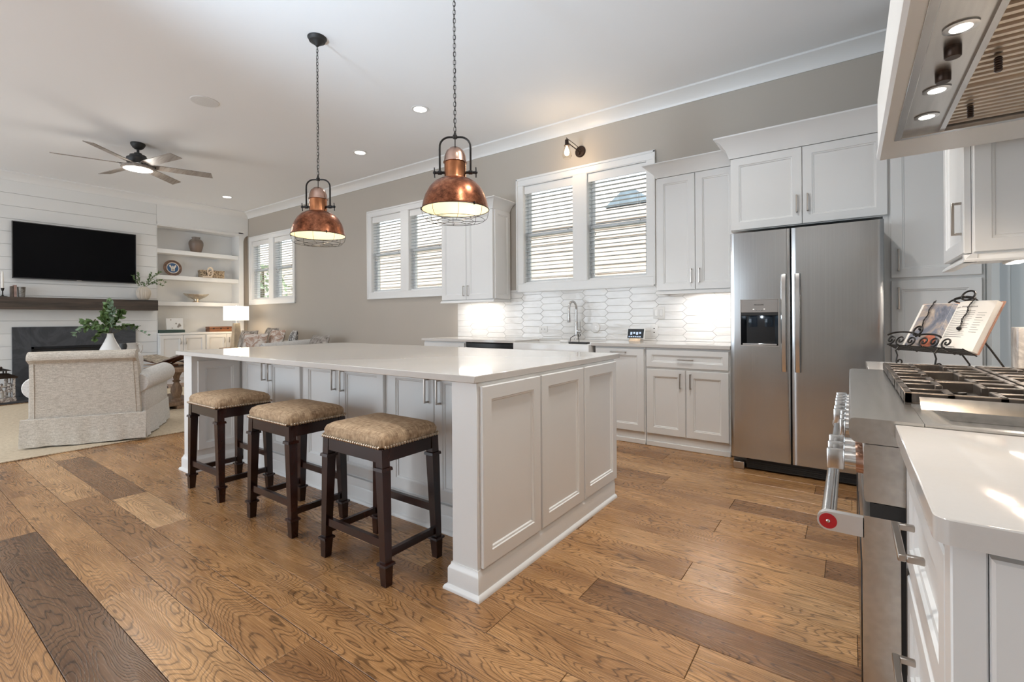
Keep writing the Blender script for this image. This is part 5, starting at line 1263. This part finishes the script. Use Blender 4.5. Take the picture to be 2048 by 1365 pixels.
def branch(st_, lf, p0, p1, bow, n, w, ln, rnd, spread=1.0, r=.0028):
    p0, p1 = Vector(p0), Vector(p1); pts = []
    for i in range(11):
        k = i / 10; pts.append(p0.lerp(p1, k) + Vector(bow) * math.sin(PI * k))
    st_.tube(pts, [r * (1 - .6 * i / 10) for i in range(11)], 5)
    for i in range(n):
        k = .25 + .75 * i / max(1, n - 1); j = min(9, int(k * 10)); p = pts[j].lerp(pts[j + 1], k * 10 - j); d = (pts[j + 1] - pts[j]).normalized()
        for s in (-1, 1):
            q = Vector((rnd.uniform(-1, 1), rnd.uniform(-1, 1), rnd.uniform(-.6, 1))); dd = d * .5 + q * spread
            leaf_quad(lf, p, dd, w * rnd.uniform(.7, 1.15), ln * rnd.uniform(.7, 1.15), Vector((rnd.uniform(-1, 1), rnd.uniform(-1, 1), rnd.uniform(-1, 1))))
t = thing('greenery_sprig', 'small leafy green sprigs in the ribbed cream mantel vase', 'plant', (-10.03, 2.955, MZ + .19))
st_, lf = MB(), MB(); top = (-10.03, 2.955, MZ + .20)
for tip, bow, n in (((-10.0, 2.80, MZ + .41), (0, -.02, .0), 16), ((-9.98, 2.86, MZ + .46), (0, -.02, 0), 16), ((-10.0, 3.06, MZ + .47), (0, .01, .02), 18), ((-9.95, 3.17, MZ + .50), (0, .01, .04), 20), ((-9.95, 3.26, MZ + .34), (0, 0, .07), 14), ((-9.97, 3.20, MZ + .27), (0, 0, .06), 12), ((-9.93, 2.90, MZ + .30), (.02, 0, .03), 12)):
    branch(st_, lf, top, tip, bow, n, .020, .042, rl, .8, .002)
st_.build('stems', M['stem'], t); lf.build('leaves', M['leaf'], t)
for (y0, y1, h, m, lab) in ((1.345, 1.368, .160, (.10, .075, .06), 'thin dark brown book leaning on the mantel, leftmost of three'), (1.372, 1.402, .175, (.30, .20, .17), 'dusty pink brown book on the mantel between two others'),):
    t = thing('mantel_book', lab, 'book', (-10.02, (y0 + y1) / 2, MZ), 'old books on the mantel')
    MB().box(-10.08, -9.96, y0, y1, MZ + .0005, MZ + h, .002, 1, Matrix.Translation((0, 0, 0))).build('cover', paint('book_cloth', m, .7, .25, 25), t)
    MB().box(-10.076, -9.964, y0 + .004, y1 - .004, MZ + h - .003, MZ + h + .001).build('pages', M['paper'], t)
t = thing('mantel_cup', 'mottled dark tapered tumbler on the mantel beside the books', 'cup', (-10.0, 1.455, MZ))
MB().lathe([(.036, 0), (.040, .05), (.046, .150), (.042, .150), (.036, .02)], (-10.0, 1.455, MZ + .0005), 24).build('cup', mat_marble('mottled_glaze', (.09, .075, .06), (.25, .24, .22), 9, .4, .45, .55), t)
t = thing('candlestick', 'black iron candlestick holding a white taper candle on the mantel', 'candle holder', (-9.99, 1.262, MZ))
MB().lathe([(.052, 0), (.050, .005), (.018, .010), (.008, .025), (.006, .08), (.011, .085), (.018, .115), (.020, .128), (.013, .128)], (-9.99, 1.262, MZ + .0005), 20).build('holder', M['iron'], t)
MB().lathe([(.0135, .120), (.0135, .25), (.012, .34), (.006, .372), (.001, .374)], (-9.99, 1.262, MZ), 14).build('candle', paint('white_wax', (.78, .75, .69), .45, .02), t)
# hearth lantern
t = thing('hearth_lantern', 'distressed white lantern with dark metal roof on the hearth', 'lantern', (-9.68, 1.20, .03))
M['distress'] = mat_marble('chipped_white_paint', (.62, .58, .54), (.13, .09, .07), 16, .6, .52, .6)
lx, ly, z0 = -9.66, 1.20, .0305; hw = .105
T = Matrix.Translation((lx, ly, z0)) @ Matrix.Rotation(.25, 4, 'Z')
MB().box(-.118, .118, -.118, .118, 0, .035, .003, 1, T).box(-.108, .108, -.108, .108, .035, .055, .002, 1, T).build('base', M['distress'], t)
for sx in (-1, 1):
    for sy in (-1, 1): MB().box(sx * .095 - .012, sx * .095 + .012, sy * .095 - .012, sy * .095 + .012, .055, .33, .002, 1, T).build('post', M['distress'], t)
tr = MB()
for k in range(4):
    Q = T @ Matrix.Rotation(PI / 2 * k, 4, 'Z') @ Matrix.Translation((.097, 0, .19))
    tr.tube([Q @ Vector((0, .034 * math.cos(a), .036 * math.sin(a))) for a in [2 * PI * i / 20 for i in range(20)]], .008, 6, True)
    for a in range(4):
        c_, s2 = math.cos(a * PI / 2), math.sin(a * PI / 2); tr.tube([Q @ Vector((0, .034 * c_, .036 * s2)), Q @ Vector((0, .084 * c_, .130 * s2))], .007, 6)
        c_, s2 = math.cos(a * PI / 2 + PI / 4), math.sin(a * PI / 2 + PI / 4); tr.ball(Q @ Vector((0, .055 * c_, .06 * s2)), .018, 8, 6)
tr.build('fretwork', M['distress'], t)
rf_ = MB(); 
def sq(h, z): return [T @ Vector(p) for p in ((-h, -h, z), (h, -h, z), (h, h, z), (-h, h, z))]
rf_.loops([sq(.125, .330), sq(.128, .345), sq(.06, .395), sq(.055, .398)], True, True, True, False)
for sx in (-1, 1):
    for sy in (-1, 1): rf_.box(sx * .038 - .006, sx * .038 + .006, sy * .038 - .006, sy * .038 + .006, .396, .435, 0, 1, T)
rf_.loops([sq(.075, .433), sq(.078, .438), sq(.012, .470), sq(.010, .472)], True, True, True, False); rf_.ball(T @ Vector((0, 0, .482)), .015, 10, 6)
rf_.build('roof', M['bronze'], t)
MB().lathe([(.03, .056), (.03, .15), (.001, .15)], (lx, ly, z0), 16).build('candle', bpy.data.materials['white_wax'], t)

# ------------------------------------------------------------------ rug
rg = MB(); rg.box(-9.35, -5.595, -.7, 3.55, .0008, .012, .003, 1)
def mat_rug():
    m, nt, b = nodes('jute_weave'); v = coords(nt, (70, 34, 1))
    w_ = N(nt, 'ShaderNodeTexWave'); w_.wave_type = 'BANDS'; w_.bands_direction = 'DIAGONAL'; setin(w_, Scale=.8, Distortion=3, Detail=2); nt.links.new(v, w_.inputs['Vector'])
    n = noise(nt, coords(nt), 6, 4); n2 = noise(nt, coords(nt, (30, 30, 1)), 1, 3)
    a = N(nt, 'ShaderNodeMath', operation='MULTIPLY_ADD'); a.inputs[1].default_value = .45; nt.links.new(w_.outputs['Fac'], a.inputs[0]); nt.links.new(n2, a.inputs[2])
    nt.links.new(ramp(nt, a.outputs[0], [(.3, (.40, .31, .20)), (.85, (.66, .56, .42))]), b.inputs['Base Color']); setin(b, Roughness=.95); bump(nt, b, a.outputs[0], .5, .006); return m
M['jute'] = mat_rug()
tag(rg.build('area_rug', M['jute']), 'large pale jute rug under the armchair and coffee table', 'rug')
RZ = .0125
# ------------------------------------------------------------------ armchair
M['linen'] = fabric('oatmeal_linen', (.42, .375, .315), (.68, .625, .55), 26, .95, .3, (1, 4.5, 4.5))
M['linen_w'] = fabric('white_linen', (.56, .55, .53), (.74, .73, .71), 30, .95, .25, (1, 3, 3))
t = thing('armchair', 'slipcovered linen armchair with rolled back seen from behind', 'armchair', (0, 0, 0))
W2 = .405
# back shell: leaning slab ending in a roll
prof = [(-.02, .20), (-.040, .50), (-.068, .755)] + [(-.075 + .058 * math.cos(a), .812 + .056 * math.sin(a)) for a in [PI + .35 - i * (PI + .35 + .4) / 12 for i in range(13)]] + [(.04, .70), (.13, .48), (.16, .20)]
rings = []
for x, k in ((-W2, .0), (-W2 - .006, .012), (-W2 + .004, .0)): pass
bkm = MB(); xs = [-W2 + .0, -W2 + .02, -W2 + .06, 0, W2 - .06, W2 - .02, W2 - .0]
rings = [[(x * (1 - .075 * (z - .2)), y * (1 if abs(x) < W2 - .01 else .9), z) for y, z in prof] for x in xs]
bkm.loops(rings, True, True, True, True); bo = bkm.build('back', M['linen'], t)
pp = MB()
for s in (-1, 1): pp.tube([(s * (W2 - .035) * (1 - .075 * (z - .2)), y - .002, z) for y, z in ((-.022, .25), (-.040, .50), (-.068, .755))], .0045, 6)
pp.tube([(-W2 + .05, -.072, .758), (W2 - .05, -.072, .758)], .005, 6)
pp.build('welt_seams', M['linen'], bo)
# inside back cushion and seat
cb = MB(); cb.box(-W2 + .03, W2 - .03, .06, .27, .40, .835, .07, 4); cb.build('back_cushion', M['linen_w'], t)
MB().box(-W2 + .07, W2 - .07, .20, .93, .40, .53, .05, 4).build('seat_cushion', M['linen_w'], t)
MB().box(-W2 - .015, W2 + .015, .05, .93, .20, .42, .02, 2).build('seat_base', M['linen_w'], t)
for s in (-1, 1):
    a = MB(); rings = []
    for y, r_, zc, e in ((.0, .088, .535, 0), (.012, .098, .535, 0), (.30, .10, .545, .01), (.62, .104, .552, .022), (.92, .106, .556, .03), (.945, .098, .556, .03), (.955, .06, .556, .03)):
        rings.append([(s * (W2 - .035 + e) + r_ * math.cos(q) * 1.0, y, zc + r_ * math.sin(q)) for q in [2 * PI * k / 24 for k in range(24)]])
    a.loops(rings, True, True, True, True)
    a.box(s * (W2 - .065) - .03, s * (W2 - .065) + .03 + (.03 if s > 0 else 0), .02, .93, .22, .52, .02, 2)
    a.box(s * (W2 - .005) - .03, s * (W2 - .005) + .03, .03, .935, .24, .50, .012, 2)
    a.build('arm', M['linen_w'], t)
# skirt with soft folds and split corner pleats
rs = random.Random(4)
def skirt(p0, p1, n, mat):
    p0, p1, n = Vector(p0), Vector(p1), Vector(n); m = MB(); rows = []
    for z, o in ((.262, .004), (.255, .012), (.18, .016), (.10, .024), (.035, .030), (.012, .030)):
        row = []
        for i in range(33):
            k = i / 32; wv_ = (.255 - min(z, .255)) / .25 * (.009 * math.sin(k * 19 + z * 9) + .006 * math.sin(k * 41 + 2))
            p = p0.lerp(p1, k) + n * (o + wv_); row.append((p.x, p.y, z + (.004 * math.sin(k * 9) if z < .02 else 0)))
        rows.append(row)
    m.loops(rows, False, False, False, True); b_ = [[(Vector(q) - n * .006) for q in r_] for r_ in rows]; m.loops(b_, False, False, False, True)
    m.loops([rows[0], b_[0]], False); m.loops([rows[-1], b_[-1]], False); m.loops([[r_[0] for r_ in rows], [r_[0] for r_ in b_]], False); m.loops([[r_[-1] for r_ in rows], [r_[-1] for r_ in b_]], False)
    m.build('skirt_panel', mat, t)
skirt((-W2 - .052, -.035, 0), (W2 + .046, -.035, 0), (0, -1, 0), M['linen'])
skirt((W2 + .014, -.045, 0), (W2 + .014, .96, 0), (1, 0, 0), M['linen_w']); skirt((-W2 - .012, -.02, 0), (-W2 - .012, .96, 0), (-1, 0, 0), M['linen_w'])
skirt((-W2 - .03, .955, 0), (W2 + .03, .955, 0), (0, 1, 0), M['linen_w'])
for x in (-W2 + .03, W2 - .03):
    for y in (.03, .88): MB().box(x - .025, x + .025, y - .025, y + .025, 0, .21).build('leg', M['stoolwood'], t)
t.location = (-5.80, 1.275, RZ); t.rotation_euler = (0, 0, math.radians(60.7))

# ------------------------------------------------------------------ coffee table and what stands on it
M['oak'] = wood('weathered_oak', (.17, .10, .06), (.34, .225, .14), (5, 30, 12), .55)
t = thing('coffee_table', 'weathered oak trestle coffee table with turned baluster legs', 'table', (0, 0, 0))
CX0, CX1, CY0, CY1 = -8.10, -7.00, 1.35, 2.85
MB().box(CX0, CX1, CY0, CY1, .475, .525, .006, 1).build('tabletop', M['oak'], t)
MB().box(CX0 + .06, CX1 - .06, CY0 + .12, CY1 - .12, .04, .085, .006, 1).build('platform', M['oak'], t)
for x in (CX0 + .20, CX1 - .20):
    for y in (CY0 + .32, CY1 - .38):
        MB().lathe([(.062, .086), (.062, .11), (.040, .125), (.050, .16), (.066, .21), (.062, .26), (.034, .32), (.030, .335), (.050, .35), (.030, .365), (.040, .41), (.060, .45), (.070, .475)], (x, y, 0), 24).build('leg', M['oak'], t)
for y in (CY0 + .32, CY1 - .38): MB().box(CX0 + .03, CX1 - .03, y - .05, y + .05, 0, .042, .004, 1).build('foot_rail', M['oak'], t)
t.location = (0, 0, RZ)
TZ = .525 + RZ + .0005
t = thing('bottle_vase', 'white pear shaped vase holding eucalyptus behind the armchair', 'vase', (-7.36, 1.83, TZ))
MB().lathe([(.085, 0), (.112, .04), (.130, .12), (.124, .20), (.098, .28), (.060, .36), (.036, .42), (.030, .45), (.034, .465), (.026, .462), (.022, .42)], (-7.36, 1.83, TZ), 40).build('vessel', M['ceramic'], t)
t = thing('eucalyptus_bunch', 'green eucalyptus branches in the white vase behind the armchair', 'plant', (-7.36, 1.83, TZ + .45))
st_, lf, lf2 = MB(), MB(), MB(); rl = random.Random(9); o = Vector((-7.36, 1.83, TZ + .44))
Rr, Uu = Vector((.813, .582, 0)), Vector((0, 0, 1)); Ff = Vector((-.582, .813, 0))
def at_(a, b, c=0): return o + Rr * a + Uu * b + Ff * c
for tip, bow, n, w_, ln, m_ in ((at_(-.47, .02, .05), (0, 0, .12), 14, .040, .075, lf2), (at_(-.28, .17, -.05), (0, 0, .05), 18, .05, .06, lf), (at_(-.02, .40, 0), (-.06, -.04, .03), 20, .058, .07, lf), (at_(-.12, .30, .1), (-.05, 0, .04), 18, .058, .065, lf), (at_(.14, .28, 0), (.02, 0, .03), 16, .05, .075, lf), (at_(.10, .37, -.1), (.05, 0, .0), 12, .045, .06, lf2), (at_(.33, .10, 0), (0, 0, .06), 14, .055, .06, lf), (at_(.42, .0, .05), (0, 0, .08), 8, .022, .04, lf2), (at_(-.20, .08, -.12), (0, 0, .05), 14, .055, .06, lf), (at_(-.06, -.04, -.14), (0, 0, .06), 12, .055, .06, lf), (at_(-.16, .20, .15), (0, 0, .03), 14, .055, .06, lf)):
    branch(st_, m_, o, tip, bow, n, w_, ln, rl, .75)
st_.build('stems', M['stem'], t); lf.build('leaves', M['leaf'], t); tag(lf2.build('leaves', M['leaf_blue'], t), 'bluish narrow leaves')
t = thing('stoneware_jug', 'small cream jug with a loop handle beside the white vase', 'jug', (-7.42, 2.07, TZ))
MB().lathe([(.06, 0), (.082, .03), (.088, .12), (.080, .20), (.062, .26), (.055, .30), (.062, .325), (.064, .335), (.054, .33), (.048, .28)], (-7.42, 2.07, TZ), 32).build('body', M['cerm'], t)
jd = Rr; jp = Vector((-7.42, 2.07, TZ))
MB().tube([jp + jd * .052 + Uu * .315, jp + jd * .085 + Uu * .325, jp + jd * .115 + Uu * .30, jp + jd * .118 + Uu * .255, jp + jd * .095 + Uu * .215, jp + jd * .07 + Uu * .20], .010, 8).build('handle', M['cerm'], t)
t = thing('dark_candle_jar', 'small charcoal jar standing left of the cream jug', 'jar', (-7.46, 1.885, TZ))
t.location = (-7.60, 2.02, TZ)
MB().lathe([(.045, 0), (.05, .02), (.05, .26), (.046, .325), (.001, .325)], (-7.60, 2.02, TZ), 24).build('jar', paint('charcoal_glaze', (.05, .05, .05), .5, .1), t)
# atlas on a wooden book stand
t = thing('wooden_book_stand', 'low wooden book cradle on the coffee table', 'stand', (-7.35, 2.42, TZ))
T = Matrix.Translation((-7.45, 2.42, TZ)) @ Matrix.Rotation(.62, 4, 'Z')
cr2 = MB(); cr2.tube([T @ Vector((-.24, 0, .12)), T @ Vector((0, 0, .03)), T @ Vector((.26, 0, .15))], .012, 6); cr2.tube([T @ Vector((-.22, .12, .12)), T @ Vector((0, .12, .03)), T @ Vector((.26, .12, .15))], .012, 6)
cr2.box(-.08, .08, -.03, .15, .0, .024, .004, 1, T); cr2.build('cradle', M['redwood'], t)
t = thing('open_atlas', 'large open illustrated book resting on the wooden cradle', 'book', (-7.35, 2.42, TZ + .1))
pg = MB(); a = [(-.29, .150), (-.15, .112), (-.02, .080), (0, .072), (.02, .082), (.16, .130), (.30, .178)]
pg.loops([[(x, -.14, z) for x, z in a] + [(x, -.14, z - .016) for x, z in reversed(a)], [(x, .24, z) for x, z in a] + [(x, .24, z - .016) for x, z in reversed(a)]], True, True, True, True, T)
pg.build('pages', mat_marble('printed_spread', (.62, .54, .42), (.20, .16, .12), 8, .5, .44, .56), t)
cv = MB(); cv.loops([[(x * 1.03, -.15, z - .018) for x, z in a] + [(x * 1.03, -.15, z - .024) for x, z in reversed(a)], [(x * 1.03, .25, z - .018) for x, z in a] + [(x * 1.03, .25, z - .024) for x, z in reversed(a)]], True, True, True, True, T)
cv.build('cover', paint('atlas_cover', (.16, .075, .05), .5, .3, 10), t)
for k, (dx, m) in enumerate((((0, 0), (.62, .62, .60)), ((.01, .006), (.30, .36, .42)))):
    T2 = Matrix.Translation((-7.17 + dx[0], 2.06 + dx[1], TZ + .028 * k)) @ Matrix.Rotation(.5, 4, 'Z')
    q = thing('table_book', ['white book lying flat under another, beside the armchair arm', 'blue grey book stacked on a white one, beside the armchair arm'][k], 'book', (-7.17 + dx[0], 2.06 + dx[1], TZ + .028 * k), 'books stacked on the coffee table')
    MB().box(-.10, .10, -.075, .075, .0, .026, .002, 1, T2).build('cover', paint('book_jacket', m, .4, .05), q)
    MB().box(-.096, .102, -.071, .071, .004, .022, 0, 1, T2).build('pages', M['paper'], q)
t = thing('bronze_dish', 'shallow bronze leaf dish at the right end of the coffee table', 'dish', (-7.55, 2.72, TZ))
MB().lathe([(.03, 0), (.032, .02), (.06, .03), (.12, .05), (.118, .055), (.05, .036)], (-7.56, 2.735, TZ), 24).build('dish', M['bronze'], t)

# ------------------------------------------------------------------ sofa, pillows, lamp
t = thing('sofa', 'white slipcovered sofa with one rolled arm, behind the far end of the island', 'sofa', (-8.45, 4.3, 0))
z_ = RZ * 0
MB().box(-9.20, -7.62, 3.80, 4.66, .06, .42, .03, 2).build('base', M['linen_w'], t)
MB().box(-9.20, -7.62, 4.44, 4.70, .30, .78, .08, 4).build('back', M['linen_w'], t)
for x0, x1 in ((-9.20, -8.43), (-8.42, -7.68)): MB().box(x0, x1, 3.78, 4.46, .42, .56, .05, 4).build('seat_cushion', M['linen_w'], t)
for xc, sx in ((-7.56, 1),):
    a = MB(); rings = []
    for y, r_, zc in ((3.755, .03, .68), (3.756, .09, .68), (3.77, .105, .68), (4.1, .105, .695), (4.45, .10, .72), (4.66, .095, .735), (4.68, .05, .735)): rings.append([(xc + r_ * math.cos(q), y, zc + r_ * math.sin(q)) for q in [2 * PI * k / 24 for k in range(24)]])
    a.loops(rings, True, True, True, True); a.box(xc - .08, xc + .07, 3.79, 4.66, .06, .66, .02, 2); ao = a.build('arm', M['linen_w'], t)
    MB().tube([(xc + .088 * math.cos(q), 3.757, .68 + .088 * math.sin(q)) for q in [2 * PI * k / 24 for k in range(24)]], .004, 6, True).build('welt', M['nickel'], ao)
for x in (-9.2, -7.7):
    for y in (3.86, 4.6): MB().box(x - .03, x + .03, y - .03, y + .03, 0, .065).build('leg', M['stoolwood'], t)
M['fur'] = fabric('brown_faux_fur', (.10, .075, .06), (.52, .46, .40), 16, .95, .8, (1, 1, .35))
M['floral'] = mat_marble('rust_floral_print', (.66, .60, .54), (.36, .20, .13), 7, .9, .50, .62)
M['bwprint'] = mat_marble('black_white_print', (.62, .59, .55), (.05, .045, .045), 12, .9, .48, .60)
M['stripe'] = fabric('grey_brown_stripe', (.13, .11, .10), (.48, .44, .40), 9, .95, .4, (.2, 3, 3))
def pillow(lab, loc, w_, h_, th_, rz, rx, mat, cat='pillow'):
    m = MB(); n = 14; top_, bot = [], []
    for j in range(n + 1):
        for sgn, lst in ((1, top_), (-1, bot)):
            row = []
            for i in range(n + 1):
                u, v = 2 * i / n - 1, 2 * j / n - 1; e = (1 - abs(u) ** 2.6) * (1 - abs(v) ** 2.6); pin = 1 - .07 * (abs(u) * (1 - abs(v)) + abs(v) * (1 - abs(u)))
                k = 1 - .05 * (1 - max(abs(u), abs(v)) ** 3 * 0) * (abs(u * v)) * -1 - .05
                row.append((u * w_ / 2 * pin, sgn * th_ / 2 * e ** .55, v * h_ / 2 * pin))
            lst.append(row)
    m.loops(top_, False, False, False, True); m.loops(bot, False, False, False, True)
    T = Matrix.Translation(loc) @ Matrix.Rotation(rz, 4, 'Z') @ Matrix.Rotation(rx, 4, 'X'); m.xf(T)
    return tag(m.build('throw_pillow', mat), lab, cat, 'throw pillows on and beside the sofa')
pillow('brown faux fur pillow at the left end of the sofa', (-8.93, 4.18, .755), .48, .44, .16, .15, -.25, M['fur'])
pillow('grey faux fur pillow behind the floral pillow on sofa', (-8.50, 4.36, .80), .50, .46, .15, -.1, -.30, M['fur'])
pillow('rust floral print pillow in front of the fur pillows', (-8.34, 4.02, .735), .44, .40, .15, .5, -.30, M['floral'])
pillow('pale floral pillow leaning near the right sofa arm', (-8.17, 4.30, .775), .42, .44, .15, .05, -.30, M['floral'])
pillow('black and white print pillow tucked behind right sofa arm', (-7.75, 4.37, .79), .38, .40, .13, -.35, -.25, M['bwprint'])
ot = MB().box(-7.42, -6.70, 4.12, 4.70, .0, .46, .03, 2)
tag(ot.build('ottoman', M['linen_w']), 'low pale ottoman right of the sofa, behind the island', 'ottoman')
pillow('grey striped pillow with dark corner, right of the white sofa arm', (-7.06, 4.40, .685), .50, .46, .17, .0, -.35, M['stripe'])
t = thing('side_table', 'small pale side table under the lit lamp', 'table', (-9.62, 4.30, 0))
MB().box(-9.84, -9.44, 4.08, 4.50, .60, .63, .004, 1).build('tabletop', M['oak'], t)
for x in (-9.82, -9.46):
    for y in (4.10, 4.48): MB().box(x - .016, x + .016, y - .016, y + .016, 0, .60).build('leg', M['oak'], t)
t = thing('table_lamp', 'lit table lamp with white drum shade and tapered silver base', 'lamp', (-9.62, 4.30, .63))
def sqr(h, z): return [(-9.62 + h * c_, 4.30 + h * s2, .631 + z) for c_, s2 in ((-1, -1), (1, -1), (1, 1), (-1, 1))]
MB().loops([sqr(.085, 0), sqr(.085, .018), sqr(.078, .02), sqr(.046, .46), sqr(.046, .47)], True, True, True, False).build('base', M['pewter'], t)
MB().cyl((-9.62, 4.30, 1.10), (-9.62, 4.30, 1.16), .010).build('neck', M['chrome'], t)
sh_ = MB(); sh_.lathe([(.215, 1.155), (.215, 1.425), (.212, 1.425), (.212, 1.155)], (-9.62, 4.30, 0), 48, False, False); sh_.build('lamp_shade', M['shade'], t)
MB().lathe([(.001, 1.405), (.212, 1.41)], (-9.62, 4.30, 0), 24, False, False).build('shade_top', M['shade'], t)
MB().lathe([(.006, 1.41), (.010, 1.435), (.001, 1.448)], (-9.62, 4.30, 0), 12).build('finial', M['nickel'], t)
light('table_lamp_glow', 'POINT', (-9.62, 4.30, 1.13), 5, (1, .80, .56), size=.08); light('table_lamp_up', 'POINT', (-9.62, 4.30, 1.47), 4, (1, .80, .56), size=.08)
